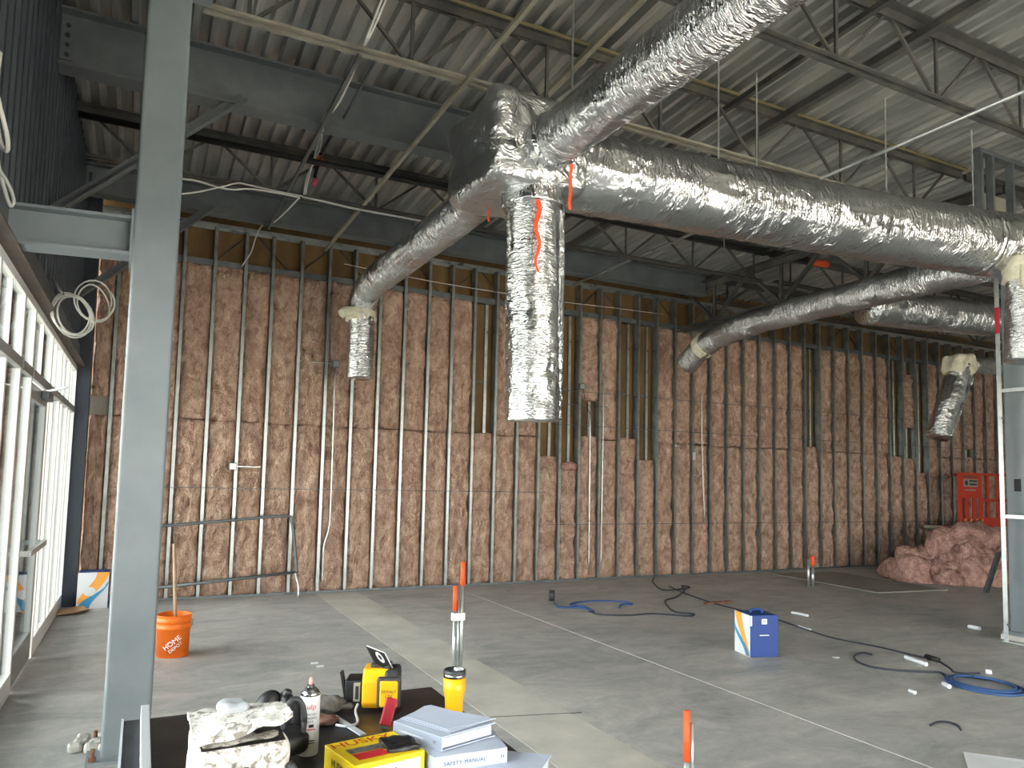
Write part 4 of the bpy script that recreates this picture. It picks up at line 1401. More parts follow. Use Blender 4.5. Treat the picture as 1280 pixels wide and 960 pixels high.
# flat board
bs = [onz(965, 719), onz(1098, 743), onz(1168, 740)]
e_ = bs[2] - bs[1]
fourth = bs[0] + e_
vs = [bs[0], bs[1], bs[2] + e_ * 0.25, fourth + e_ * 0.25]
o = MB().add([(p.x, p.y, 0.012) for p in vs] + [(p.x, p.y, 0.032) for p in vs], [(0, 1, 2, 3), (7, 6, 5, 4)] + [((i + 1) % 4, i, 4 + i, 4 + (i + 1) % 4) for i in range(4)]).build('gypsum_sheet', 'board')
tag(o, 'large flat sheet of board lying on the floor before the insulation heap', 'board')

# insulation heap
def heap():
    mb = MB()
    lumps = [(13.75, 8.6, 0.0, 1.0, 0.68, 0.98, 1), (12.95, 9.0, 0.0, 0.62, 0.55, 0.55, 2), (13.4, 8.25, 0.0, 0.7, 0.45, 0.50, 3), (14.4, 8.4, 0.0, 0.8, 0.6, 0.8, 4),
             (12.75, 8.75, 0.0, 0.35, 0.3, 0.28, 5), (13.0, 8.35, 0.0, 0.35, 0.28, 0.3, 6), (13.9, 7.95, 0.0, 0.45, 0.3, 0.28, 7), (14.9, 8.5, 0, 0.7, 0.6, 0.6, 8)]
    r2 = random.Random(3)
    for k in range(34):
        bx_, by_, bz_, rx, ry, rz, sd = lumps[k % 4]
        a, t = r2.uniform(-math.pi, 0.3), r2.uniform(0.15, 1.5)
        q = r2.uniform(0.16, 0.30)
        lumps.append((bx_ + rx * math.sin(t) * math.cos(a) * 0.95, by_ + ry * math.sin(t) * math.sin(a) * 0.95, max(0.02, rz * math.cos(t) * 0.9 - 0.05), q * 1.3, q, q * 0.9, 20 + k))
    for x, y, z, rx, ry, rz, sd in lumps:
        n, m_ = 30, 18
        vs, fs = [], []
        for j in range(m_ + 1):
            th = math.pi * j / m_
            for i in range(n):
                ph = 2 * math.pi * i / n
                d = Vector((math.sin(th) * math.cos(ph), math.sin(th) * math.sin(ph), math.cos(th)))
                q = d * 1.6 + Vector((sd * 5.1, 0, 0))
                k = 1 + 0.30 * noise.noise(q) + 0.16 * noise.noise(q * 2.6) + 0.05 * noise.noise(q * 6)
                vs.append((x + d.x * rx * k, y + d.y * ry * k, max(0.0, z + d.z * rz * k)))
        for j in range(m_):
            for i in range(n):
                fs.append((j * n + i, (j + 1) * n + i, (j + 1) * n + (i + 1) % n, j * n + (i + 1) % n))
        mb.add(vs, fs)
    return mb


tag(heap().build('insulation_heap', 'insul_pile', smooth=True, origin=(13.6, 8.6, 0)), 'loose heap of pink insulation in front of the red lift', 'insulation', kind='stuff')

# bent track leaning at the heap
a_, b_ = onz(1230, 741), ony(1247, 690, 7.6)
o = MB().prism([(-0.05, 0), (0.05, 0), (0.05, 0.05), (0.046, 0.05), (0.046, 0.004), (-0.046, 0.004), (-0.046, 0.05), (-0.05, 0.05)], a_, b_, (1, 0, 0), (0, -1, 0)).build('metal_track', 'dark_galv')
tag(o, 'dull metal track leaning against the insulation heap', 'track')

# scissor lift
ly = 9.75
lx = ony(1197, 600, ly).x + 0.05
lf = thing('scissor_lift', 'red orange scissor lift parked behind the insulation heap', 'lift', (lx + 0.8, ly + 0.4, 0))
MB().box((lx, ly, 0.18), (lx + 1.7, ly + 0.75, 0.52)).build('chassis', 'dark_galv', lf, bevel=0.02)
for wx_, wy_ in ((0.25, -0.02), (1.45, -0.02), (0.25, 0.67), (1.45, 0.67)):
    MB().tube([(lx + wx_, ly + wy_, 0.17), (lx + wx_, ly + wy_ + 0.1, 0.17)], 0.17, 20).build('wheel', 'black_plastic', lf, smooth=False)
for z in (0.57, 0.65, 0.73):
    MB().bar((lx + 0.1, ly + 0.1, z - 0.03), (lx + 1.6, ly + 0.1, z + 0.03), 0.05, 0.06).build('scissor_arm', 'red_lift', lf)
    MB().bar((lx + 0.1, ly + 0.16, z + 0.03), (lx + 1.6, ly + 0.16, z - 0.03), 0.05, 0.06).build('scissor_arm', 'red_lift', lf)
MB().box((lx - 0.05, ly - 0.02, 0.80), (lx + 1.75, ly + 0.77, 0.86)).build('platform', 'pale_steel', lf)
# toe board, gate panel, rails
zb, zt = 0.86, 2.02
yp = ly - 0.02
MB().box((lx - 0.05, yp, zb), (lx + 1.75, yp + 0.03, zb + 0.2)).build('toe_board', 'red_lift', lf)
gate = MB().box((lx - 0.05, yp, zb + 0.62), (lx + 0.75, yp + 0.03, zt)).build('gate_panel', 'red_lift', lf)
for x_ in (lx - 0.05, lx + 0.17, lx + 0.43, lx + 0.66, lx + 0.95, lx + 1.3, lx + 1.68):
    MB().box((x_, yp, zb + 0.2), (x_ + (0.11 if x_ < lx + 0.7 else 0.06), yp + 0.03, zb + 0.62 if x_ < lx + 0.7 else zt)).build('upright', 'red_lift', lf)
MB().box((lx + 0.75, yp, zt - 0.06), (lx + 1.75, yp + 0.03, zt)).build('top_rail', 'red_lift', lf)
MB().box((lx + 0.75, yp, zb + 0.55), (lx + 1.75, yp + 0.03, zb + 0.60)).build('mid_rail', 'red_lift', lf)
MB().box((lx + 1.0, ly + 0.74, zt - 0.06), (lx + 1.75, ly + 0.77, zt)).build('top_rail', 'red_lift', lf)
MB().box((lx + 0.12, yp - 0.004, zt - 0.30), (lx + 0.60, yp, zt - 0.14)).build('sign', 'pale_steel', gate)
MB().tube([(lx + 0.21, yp - 0.008, zt - 0.22), (lx + 0.21, yp - 0.004, zt - 0.22)], 0.055, 14).build('sign_mark', 'black_plastic', gate)
MB().box((lx + 0.31, yp - 0.006, zt - 0.20), (lx + 0.57, yp - 0.004, zt - 0.20 + 0.04)).build('sign_print', 'black_text', gate)
MB().box((lx + 0.31, yp - 0.006, zt - 0.27), (lx + 0.57, yp - 0.004, zt - 0.27 + 0.04)).build('sign_print', 'black_text', gate)
MB().box((lx + 0.10, yp - 0.004, zt - 0.11), (lx + 0.58, yp, zt - 0.06)).build('sign_strip', 'rust', gate)
MB().box((lx + 0.15, yp - 0.004, zt - 0.385), (lx + 0.52, yp, zt - 0.36)).build('sign_strip', 'pale_steel', gate)
for k in range(8):
    x_ = lx + 0.0 + k * 0.1
    MB().add([(x_, yp - 0.002, zb + 0.10), (x_ + 0.045, yp - 0.002, zb + 0.10), (x_ + 0.085, yp - 0.002, zb + 0.18), (x_ + 0.04, yp - 0.002, zb + 0.18)], [(0, 1, 2, 3)]).build('hazard_stripe', 'orange_print' if k % 2 else 'black_plastic', lf)

# floor litter
def offcut(p, q, r, label, m='white', group=None, name='pipe_offcut', cat='offcut'):
    a_, b_ = onz(*p), onz(*q)
    a_.z = b_.z = r
    return tag(MB().tube([a_, b_], r, 10).build(name, m, smooth=False), label, cat, group)


offcut((1132, 824), (1158, 833), 0.020, 'long white plastic pipe offcut beside the blue cord')
offcut((1211, 785), (1225, 788), 0.022, 'white plastic pipe offcut near the studded column')
offcut((990, 767), (1010, 771), 0.016, 'white pipe sliver behind the blue carton')
offcut((998, 784), (1013, 789), 0.014, 'white pipe sliver nearer the blue carton')
offcut((1232, 842), (1240, 843), 0.020, 'short white pipe end beside the blue cord coil')
offcut((1179, 857), (1187, 861), 0.018, 'short white pipe end at the tail of the blue cord coil')
offcut((1137, 865), (1144, 868), 0.014, 'tiny white pipe end alone before the blue cord')
o = onz(910, 756)
tag(MB().box((o.x - 0.28, o.y + 0.10, 0.0), (o.x + 0.20, o.y + 0.18, 0.025)).build('timber_scrap', 'rust'), 'thin reddish timber scrap behind the blue carton', 'timber')
FL = lambda px, py, z=0.008: Vector((onz(px, py).x, onz(px, py).y, z))
cl = []
cc, ce = onz(1213, 858), 0.0
t_ = thing('power_cord', 'blue extension cord coiled on the floor with a trailing loop', 'cord', (cc.x, cc.y, 0))
pts = [FL(1090, 819), FL(1078, 817), FL(1068, 821), FL(1072, 828), FL(1090, 835), FL(1120, 839), FL(1155, 841), FL(1176, 842), FL(1185, 850), FL(1192, 857)]
MB().tube(curve_pts(pts, 8), 0.011, 8).build('lead', 'cord_dark', t_, smooth=True)
pts = []
ea, eb = onz(1196, 857), onz(1262, 858)
for i in range(70):
    a = 2 * math.pi * i / 22
    rr_ = 1.0 - 0.10 * (i // 22) - 0.1 * noise.noise(Vector((i * 0.1, 0, 0)))
    c_ = (ea + eb) / 2
    pts.append(Vector((c_.x + 0.27 * rr_ * math.cos(a), c_.y + 0.30 * rr_ * math.sin(a), 0.011 + 0.006 * (i // 22))))
MB().tube(pts, 0.011, 8).build('coil', 'cord_blue', t_, smooth=True)
cable('power_cord', 'dark cord running across the floor past the blue carton', 'cord', [FL(836, 733), FL(853, 741), FL(872, 748), FL(900, 757), FL(960, 772), FL(1000, 785), FL(1040, 798), FL(1100, 810), FL(1150, 822), FL(1170, 826), FL(1187, 836), FL(1195, 842), FL(1225, 843)], 0.009, 'cord_dark', 7)
a_, b_ = FL(1158, 823, 0.02), FL(1173, 828, 0.02)
tag(MB().tube([a_, b_], 0.026, 10).build('cord_plug', 'black_plastic', smooth=True), 'black plug joint on the dark floor cord', 'plug')
cable('power_cord', 'tangled blue cord on the floor before the insulated wall', 'cord', [FL(692, 755), FL(700, 760), FL(718, 760), FL(735, 762), FL(742, 766), FL(730, 759), FL(713, 757), FL(720, 754), FL(745, 752), FL(780, 753), FL(790, 756), FL(776, 757), FL(774, 761)], 0.014, 'cord_blue', 7)
cable('power_cord', 'dark cord loop lying beside the tangled blue cord', 'cord', [FL(736, 765), FL(750, 769), FL(785, 770), FL(815, 768), FL(845, 770), FL(862, 771), FL(867, 768), FL(845, 766), FL(834, 758), FL(832, 751), FL(845, 747), FL(856, 738), FL(852, 733), FL(862, 735), FL(840, 738), FL(826, 737), FL(816, 728), FL(818, 722)], 0.011, 'cord_dark', 7)
o = FL(689, 751)
tag(MB().tube([(o.x - 0.03, o.y, 0.075), (o.x + 0.03, o.y - 0.04, 0.075)], 0.075, 18).build('cable_reel', 'dark_plastic', smooth=False), 'small dark reel at the end of the tangled blue cord', 'reel')
cable('rubber_strip', 'short dark bent strip alone on the floor', 'strip', [FL(1163, 908), FL(1172, 904), FL(1185, 904), FL(1196, 908), FL(1201, 914)], 0.008, 'cord_dark', 6)
cable('power_cord', 'dark cord lying along the wall base behind the bucket', 'cord', [FL(196, 746), FL(215, 748), FL(240, 745), FL(262, 741), FL(280, 742), FL(270, 745), FL(250, 744)], 0.010, 'cord_dark', 7)
# white sheet corner at the lower right
sh = [onz(1204, 941), onz(1300, 958), onz(1330, 985), onz(1216, 985)]
o = MB().add([(p.x, p.y, 0.003 + 0.02 * (i % 2)) for i, p in enumerate(sh)] + [(p.x, p.y, 0.007 + 0.02 * (i % 2)) for i, p in enumerate(sh)], [(3, 2, 1, 0), (4, 5, 6, 7)] + [(i, (i + 1) % 4, 4 + (i + 1) % 4, 4 + i) for i in range(4)]).build('plastic_sheet', 'white')
tag(o, 'white sheet lying on the floor past the orange topped stub', 'sheet')
for k, (px, py) in enumerate(((400, 833), (393, 829), (1045, 822))):
    p = onz(px, py)
    o = MB().box((p.x - 0.03, p.y - 0.02, 0), (p.x + 0.03, p.y + 0.02, 0.006)).build('paper_scrap', 'white')
    tag(o, ['white paper scrap on the floor between bucket and laser level', 'smaller paper scrap beside the one behind the laser level', 'white paper scrap right of the blue carton'][k], 'scrap')
for k in range(7):
    p = onz(95 + 6 * k + rng.uniform(-3, 3), 940 - (k % 3) * 6)
    mb = rbox(p + Vector((-0.04, -0.035, 0.0)), p + Vector((0.04, 0.035, 0.05)), 5, 0.02, lambda q: 0.012 * noise.noise(q * 30))
    tag(mb.build('concrete_chunk', 'patch'), 'small grey chunk of broken concrete at the column foot', 'rubble', 'rubble at the column foot')

# ------------------------------------------------------------------ table
TZ = 0.75
tb = thing('work_table', 'low black work table cluttered with tools and binders', 'table', (0.6, 2.5, 0))
MB().box((-0.01, 1.75, TZ - 0.045), (1.205, 3.15, TZ - 0.002)).build('table_top', 'table_black', tb, bevel=0.004)
for x_, y_ in ((0.05, 1.82), (1.14, 1.82), (0.05, 3.08), (1.14, 3.08)):
    MB().tube([(x_, y_, 0), (x_, y_, TZ - 0.04)], 0.02, 12).build('leg', 'dark_galv', tb, smooth=True)
MB().box((-0.018, 1.75, TZ - 0.05), (-0.01, 3.15, TZ + 0.006)).build('edge_highlight', 'alu', tb)  # bright strip put in for the highlight along the table edge

# spirit level
lv = thing('spirit_level', 'long aluminium level with blue film along the table edge', 'level', (0.06, 2.6, TZ))
MB().box((0.044, 1.9, TZ), (0.072, 3.10, TZ + 0.06)).build('beam', 'alu', lv, bevel=0.002)
MB().add([(0.0435, 3.09, TZ + 0.008), (0.0435, 1.9, TZ + 0.008), (0.0435, 1.9, TZ + 0.052), (0.0435, 3.09, TZ + 0.052)], [(0, 1, 2, 3)]).build('film', 'blue_film', lv)
MB().box((0.044, 3.10, TZ), (0.072, 3.106, TZ + 0.06)).build('end_cap', 'white', lv)

# camouflage cooler bag
bg = thing('cooler_bag', 'pale camouflage cooler bag with its lid flap ajar', 'bag', (0.27, 2.25, TZ))


def bag_disp(p):
    return 0.012 * noise.noise(p * 9) + 0.006 * noise.noise(p * 22)


lo, hi = Vector((0.16, 2.09, TZ + 0.016)), Vector((0.40, 2.36, TZ + 0.215))
rbox(lo, hi, 22, 0.035, bag_disp).build('body', 'camo', bg, smooth=True)
# dark mouth and lid
MB().add([(0.175, 2.085, TZ + 0.212), (0.385, 2.085, TZ + 0.216), (0.39, 2.34, TZ + 0.222), (0.17, 2.34, TZ + 0.222)], [(0, 1, 2, 3)]).build('lining', 'black_plastic', bg)
vs, fs = [], []
nn = 16
for j in range(nn + 1):
    for i in range(nn + 1):
        u, v = i / nn, j / nn
        x = 0.155 + 0.245 * u
        y = 2.08 + 0.285 * v
        z = TZ + 0.222 + 0.062 * (1 - v) ** 1.3 * u ** 0.7 + 0.022 * math.sin(math.pi * v) + 0.014 * noise.noise(Vector((x * 20, y * 20, 3))) + 0.012 * v
        vs.append((x, y, z))
for j in range(nn):
    for i in range(nn):
        q = j * (nn + 1) + i
        fs.append((q, q + 1, q + nn + 2, q + nn + 1))
k0 = len(vs)
vs2 = [(x, y, z - 0.014) for x, y, z in vs]
fs2 = [tuple(k0 + i for i in f[::-1]) for f in fs]
lidm = MB().add(vs + vs2, fs + fs2)
ed = [i for i in range(nn + 1)] + [j * (nn + 1) + nn for j in range(1, nn + 1)] + [nn * (nn + 1) + i for i in range(nn - 1, -1, -1)] + [j * (nn + 1) for j in range(nn - 1, 0, -1)]
lidm.add([vs[i] for i in ed] + [vs2[i] for i in ed], [(len(ed) + (i + 1) % len(ed), (i + 1) % len(ed), i, len(ed) + i)[::-1] for i in range(len(ed))])
lidm.build('lid', 'camo', bg, smooth=True)
rbox(Vector((0.23, 2.20, TZ + 0.245)), Vector((0.31, 2.30, TZ + 0.285)), 8, 0.02, lambda p: 0.01 * noise.noise(p * 30)).build('handle_pad', 'pad_grey', bg, smooth=True)
rbox(Vector((0.262, 2.055, TZ + 0.115)), Vector((0.295, 2.075, TZ + 0.165)), 6, 0.008, lambda p: 0).build('buckle', 'dark_plastic', bg, smooth=True)
MB().box((0.272, 2.066, TZ), (0.285, 2.076, TZ + 0.12)).build('strap', 'dark_plastic', bg)
MB().tube(curve_pts([(0.40, 2.09, TZ + 0.15), (0.435, 2.10, TZ + 0.08), (0.425, 2.12, TZ + 0.015)], 6), 0.012, 8).build('side_strap', 'dark_plastic', bg, smooth=True)

# black ear defenders on a pouch
em = thing('ear_defenders', 'black padded ear defenders slumped between bag and spray can', 'ear defenders', (0.44, 2.55, TZ))
def ellip(c, r, seed, rot=None, amp=0.0, n=22, m_=14):
    vs, fs = [], []
    for j in range(m_ + 1):
        th = math.pi * j / m_
        for i in range(n):
            ph = 2 * math.pi * i / n
            d = Vector((math.sin(th) * math.cos(ph), math.sin(th) * math.sin(ph), math.cos(th)))
            k = 1 + amp * noise.noise(d * 2 + Vector((seed, 0, 0)))
            p = Vector((d.x * r[0], d.y * r[1], d.z * r[2])) * k
            if rot:
                p = rot @ p
            vs.append(Vector(c) + p)
    for j in range(m_):
        for i in range(n):
            fs.append((j * n + i, (j + 1) * n + i, (j + 1) * n + (i + 1) % n, j * n + (i + 1) % n))
    return MB().add(vs, fs)


R1 = Matrix.Rotation(math.radians(18), 3, 'Y')
ellip((0.415, 2.58, TZ + 0.155), (0.045, 0.03, 0.06), 1, R1).build('ear_cup', 'black_plastic', em, smooth=True)
ellip((0.484, 2.575, TZ + 0.125), (0.035, 0.05, 0.085), 2, Matrix.Rotation(math.radians(-14), 3, 'Y')).build('ear_cup', 'black_plastic', em, smooth=True)
MB().tube([(0.485 + 0.034 * math.cos(a), 2.50, TZ + 0.125 + 0.075 * math.sin(a)) for a in [2 * math.pi * k / 24 for k in range(25)]], 0.009, 8).build('cushion', 'dark_plastic', em, smooth=True)
MB().tube(curve_pts([(0.40, 2.57, TZ + 0.10), (0.42, 2.54, TZ + 0.05), (0.46, 2.52, TZ + 0.05), (0.475, 2.55, TZ + 0.10), (0.465, 2.56, TZ + 0.2), (0.48, 2.55, TZ + 0.205)], 6), 0.011, 8).build('headband', 'black_plastic', em, smooth=True)
ellip((0.455, 2.52, TZ + 0.062), (0.085, 0.07, 0.05), 3, None, 0.22).build('pouch', 'black_plastic', em, smooth=True)

# spray can
cp = onz(385, 942, TZ)
can = thing('spray_can', 'white marking paint spray can with red script label on the table', 'spray can', (cp.x, cp.y, TZ))
cbody = MB().lathe([(0.030, 0), (0.0325, 0.003), (0.0325, 0.188), (0.031, 0.192)], cp, 32).build('can_body', 'white', can, smooth=True)
MB().lathe([(0.031, 0.192), (0.033, 0.194), (0.029, 0.204), (0.018, 0.216), (0.012, 0.218), (0.012, 0.226)], cp, 32).build('dome', 'steel_rim', can, smooth=True)
MB().lathe([(0.006, 0.226), (0.007, 0.238), (0.005, 0.248), (0.004, 0.249)], cp, 14).build('nozzle', 'nozzle_pink', can, smooth=True)
ca = math.atan2(-cp.y, -cp.x)
for s, sz, z, m_, dx in (('Sulp', 0.024, 0.160, 'red_text', 0.0), ('INVERTED', 0.0095, 0.136, 'grey_text', 0.0), ('MARKING', 0.0105, 0.124, 'grey_text', 0.0), ('PAINT', 0.011, 0.112, 'grey_text', -0.1)):
    text_round(s, sz, m_, cbody, (cp.x, cp.y), 0.0325, ca + dx, cp.z + z, wx=1.05)
for z, m_, w_ in ((0.086, 'red_text', 1.3), (0.094, 'black_text', 0.5), (0.05, 'grey_text', 1.2), (0.042, 'grey_text', 1.2)):
    mb = MB()
    a0, a1 = ca - w_ / 2 + (0.2 if w_ < 1 else 0), ca + w_ / 2 + (0.2 if w_ < 1 else 0)
    hh = 0.010 if m_ == 'black_text' else 0.003
    vs = [(cp.x + 0.0333 * math.cos(a0 + (a1 - a0) * k / 10), cp.y + 0.0333 * math.sin(a0 + (a1 - a0) * k / 10), cp.z + z + dz_) for dz_ in (0, hh) for k in range(11)]
    mb.add(vs, [(k, k + 1, 12 + k, 11 + k) for k in range(10)]).build('label_bar', m_, cbody)
text_round('3', 0.022, 'black_text', cbody, (cp.x, cp.y), 0.0325, ca - 0.35, cp.z + 0.068)

# rotary laser
lp = Vector((0.90, 2.95, TZ))
ls = thing('laser_level', 'yellow and charcoal rotary laser level with a raised target plate', 'laser level', lp)
LR = Matrix.Rotation(math.radians(-24), 4, 'Z')
LT = Matrix.Translation(lp) @ LR


def lbox(a, b, name, m, bev=0.006, parent=ls):
    return MB().box(a, b).xform(LT).build(name, m, parent, bevel=bev)


# body: octagonal prism along local x
oct_ = [(-0.055, 0.012), (0.055, 0.012), (0.075, 0.035), (0.075, 0.12), (0.045, 0.162), (-0.045, 0.162), (-0.075, 0.12), (-0.075, 0.035)]
MB().prism(oct_, (-0.055, 0, 0), (0.05, 0, 0), (0, 1, 0), (0, 0, 1)).xform(LT).build('body', 'yellow', ls, bevel=0.006)
oct2 = [(-0.062, 0.0), (0.062, 0.0), (0.084, 0.03), (0.084, 0.125), (0.055, 0.16), (-0.055, 0.16), (-0.084, 0.125), (-0.084, 0.03)]
MB().prism(oct2, (0.03, 0, 0), (0.085, 0, 0), (0, 1, 0), (0, 0, 1)).xform(LT).build('end_guard', 'dark_plastic', ls, bevel=0.012)
# yellow face on the guard, facing the viewer (local -y)
lbox((0.005, -0.094, 0.02), (0.10, -0.062, 0.14), 'front_guard', 'dark_plastic', 0.012)
fpan = lbox((0.018, -0.101, 0.028), (0.088, -0.09, 0.128), 'front_panel', 'yellow', 0.008)
text_on('DEWALT', 0.015, 'black_text', fpan, LT @ Vector((0.053, -0.1015, 0.088)), LT.to_3x3() @ Vector((1, 0, 0)), (0, 0, 1))
text_on('12V', 0.019, 'black_text', fpan, LT @ Vector((0.053, -0.1015, 0.071)), LT.to_3x3() @ Vector((1, 0, 0)), (0, 0, 1))
batt = lbox((-0.125, -0.06, 0.03), (-0.055, 0.05, 0.12), 'battery', 'black_plastic', 0.008)
lbox((-0.088, -0.069, 0.04), (-0.062, -0.059, 0.112), 'battery_label', 'pale_steel', 0.002, batt)
lbox((-0.080, -0.071, 0.05), (-0.068, -0.068, 0.10), 'battery_print', 'black_text', 0, batt)
MB().prism([(-0.004, 0), (0.004, 0), (0.004, 0.13), (-0.004, 0.13)], (-0.115, -0.06, 0.02), (-0.115, -0.02, 0.02), (1, 0, 0), (-0.2, 0, 1)).xform(LT).build('battery_clip', 'black_plastic', batt)
lbox((-0.03, -0.03, 0.16), (0.05, 0.04, 0.175), 'head_base', 'dark_plastic', 0.006)
pl4 = [ony(458, 807, 2.93), ony(481, 816, 2.93), ony(493, 840, 2.90), ony(470, 830, 2.90)]
pn4 = (pl4[1] - pl4[0]).cross(pl4[3] - pl4[0]).normalized() * 0.004
if pn4.y > 0:
    pn4 = -pn4
MB().add([p for p in pl4] + [p - pn4 * 2 for p in pl4], [(0, 1, 2, 3), (7, 6, 5, 4)] + [((i + 1) % 4, i, 4 + i, 4 + (i + 1) % 4) for i in range(4)]).build('target_plate', 'black_plastic', ls)
rim = pl4 + [pl4[0]]
for k in range(2):
    MB().bar(rim[k], rim[k + 1], 0.004, 0.004).build('plate_rim', 'alu', ls)
pc = (pl4[0] + pl4[1] + pl4[2] + pl4[3]) / 4 + (pl4[0] - pl4[3]) * 0.06
e_u, e_v = (pl4[1] - pl4[0]) * 0.20, (pl4[0] - pl4[3]) * 0.30
vs = [pc + pn4 * 0.4 + e_u * k1 * math.cos(2 * math.pi * k / 20) + e_v * k1 * math.sin(2 * math.pi * k / 20) for k1 in (1.0, 0.45) for k in range(20)]
MB().add(vs, [(k, (k + 1) % 20, 20 + (k + 1) % 20, 20 + k) for k in range(20)]).build('target_ring', 'white', ls)
MB().bar((pl4[2] + pl4[3]) / 2, LT @ Vector((0.04, -0.01, 0.165)), 0.03, 0.012).build('plate_hinge', 'dark_plastic', ls)
MB().tube(curve_pts([LT @ Vector((-0.07, -0.06, 0.03)), LT @ Vector((-0.075, -0.085, 0.01)), onz(447, 903, TZ + 0.006), onz(434, 908, TZ + 0.006), onz(420, 906, TZ + 0.006)], 6), 0.005, 8).build('charging_lead', 'white', ls, smooth=True)

# tumbler
tp = onz(567, 893, TZ)
tm = thing('drinks_tumbler', 'yellow insulated tumbler with a steel rim at the table edge', 'tumbler', (tp.x, tp.y, TZ))
MB().lathe([(0.031, 0), (0.034, 0.004), (0.036, 0.06), (0.0425, 0.095), (0.044, 0.145)], tp, 36).build('body', 'yellow', tm, smooth=True)
MB().lathe([(0.0441, 0.145), (0.0445, 0.158), (0.042, 0.159)], tp, 36).build('steel_rim', 'steel_rim', tm, smooth=True)
MB().lathe([(0.043, 0.155), (0.044, 0.160), (0.044, 0.172), (0.040, 0.175), (0.036, 0.168)], tp, 36).build('lid', 'dark_plastic', tm, smooth=True)
MB().box((tp.x + 0.0, tp.y - 0.018, TZ + 0.168), (tp.x + 0.032, tp.y + 0.012, TZ + 0.179)).build('lid_slider', 'white', tm, bevel=0.003)

# binders
def binder(label, quad, z0, z1, spine_text=None, text_side=None, paper=False):
    """quad: four floor-plan corners (Vector2) a-b-c-d; edge a-d carries the spine, d-c faces the viewer"""
    t = thing('ring_binder', label, 'binder', (quad[0][0], quad[0][1], z0), 'white binders on the table')
    a, b, c, d = [Vector((q[0], q[1], 0)) for q in quad]

    def slab(q, za, zb):
        return MB().add([(p.x, p.y, za) for p in q] + [(p.x, p.y, zb) for p in q], [(0, 1, 2, 3), (7, 6, 5, 4)] + [((i + 1) % 4, i, 4 + i, 4 + (i + 1) % 4) for i in range(4)])
    slab((a, b, c, d), z1 - 0.003, z1).build('cover', 'paper', t)
    slab((a, b, c, d), z0, z0 + 0.003).build('cover', 'paper', t)
    n_in = (b - a).normalized() * 0.004
    slab((a, a + n_in, d + n_in, d), z0 + 0.003, z1 - 0.003).build('spine', 'paper', t)
    ctr_ = (a + b + c + d) / 4
    pg = [ctr_ + (p - ctr_) * 0.93 for p in (a, b, c, d)]
    slab(pg, z0 + 0.006, z1 - 0.008).build('pages', 'pages', t)
    return t, (a, b, c, d)


T = [onz(484, 908, 0.885), onz(537, 890, 0.885), onz(620, 908, 0.885), onz(549, 927, 0.885)]
ba, bb, bcn, bd = [Vector((p.x, p.y, 0)) for p in T]


def rect(o, u, w):
    return [o, o + u, o + u + w, o + w]


def v2(x, y):
    return Vector((x, y, 0))


# plan axes of the stack
o_top = v2(0.760, 2.335)
u_top = v2(0.245, -0.02).normalized()
w_top = v2(-u_top.y, u_top.x)
# lower left binder
tA, qA = binder('white binder at the bottom of the stack under a label holder', [v2(0.80, 2.46), v2(1.08, 2.48), v2(1.10, 2.26), v2(0.82, 2.20)], TZ, TZ + 0.04)
tB, qB = binder('white binder with a printed title in the middle of the stack', [v2(0.80, 2.42), v2(1.11, 2.36), v2(1.07, 2.12), v2(0.83, 2.13)], TZ + 0.042, TZ + 0.09)
a, b, c, d = qB
mid = (c + d) / 2
MB().add([(p.x, p.y, z) for p, z in ((d, TZ + 0.045), (c, TZ + 0.045), (c, TZ + 0.087), (d, TZ + 0.087))], [(0, 1, 2, 3)]).build('spine_panel', 'paper', tB)
spB = bpy.context.scene.objects['spine_panel']
nr = (c - d).normalized()
text_on('SAFETY MANUAL', 0.016, 'grey_text', spB, Vector((mid.x, mid.y, TZ + 0.066)) - nr * 0.02, nr, (0, 0, 1), spacing=1.15)
text_on('H', 0.018, 'black_text', spB, Vector((c.x, c.y, TZ + 0.066)) - nr * 0.016, nr, (0, 0, 1))
tC, qC = binder('white binder lying open edge out on top of the stack', [v2(0.775, 2.36), v2(0.93, 2.44), v2(1.075, 2.22), v2(0.865, 2.16)], TZ + 0.092, TZ + 0.135)
a, b, c, d = qC
nr = (d - a).normalized()
MB().add([(p.x, p.y, z) for p, z in ((a, TZ + 0.094), (d, TZ + 0.094), (d, TZ + 0.133), (a, TZ + 0.133))], [(0, 1, 2, 3)]).build('spine_panel', 'paper', tC)
spC = bpy.context.scene.objects['spine_panel.001']
text_on('H', 0.016, 'grey_text', spC, Vector((d.x, d.y, TZ + 0.113)) - nr * 0.03, nr, (0, 0, 1))
sm_ = Vector(((a.x + d.x) / 2, (a.y + d.y) / 2, 0)) - nr * 0.02
sn_ = nr.cross(Vector((0, 0, 1)))
MB().add([sm_ + nr * p_ + Vector((0, 0, TZ + q_)) + sn_ * 0.0012 for p_, q_ in ((-0.05, 0.111), (0.05, 0.111), (0.05, 0.116), (-0.05, 0.116))], [(0, 1, 2, 3)]).build('faint_print', 'pages', spC)
tD, qD = binder('white binder lying lowest at the near table edge', [v2(0.86, 2.105), v2(1.08, 2.235), v2(1.23, 2.12), v2(1.02, 1.90)], TZ + 0.0, TZ + 0.045)
text_on('H', 0.018, 'grey_text', tD, Vector((1.19, 2.075, TZ + 0.025)), v2(0.21, 0.22), (0, 0, 1))
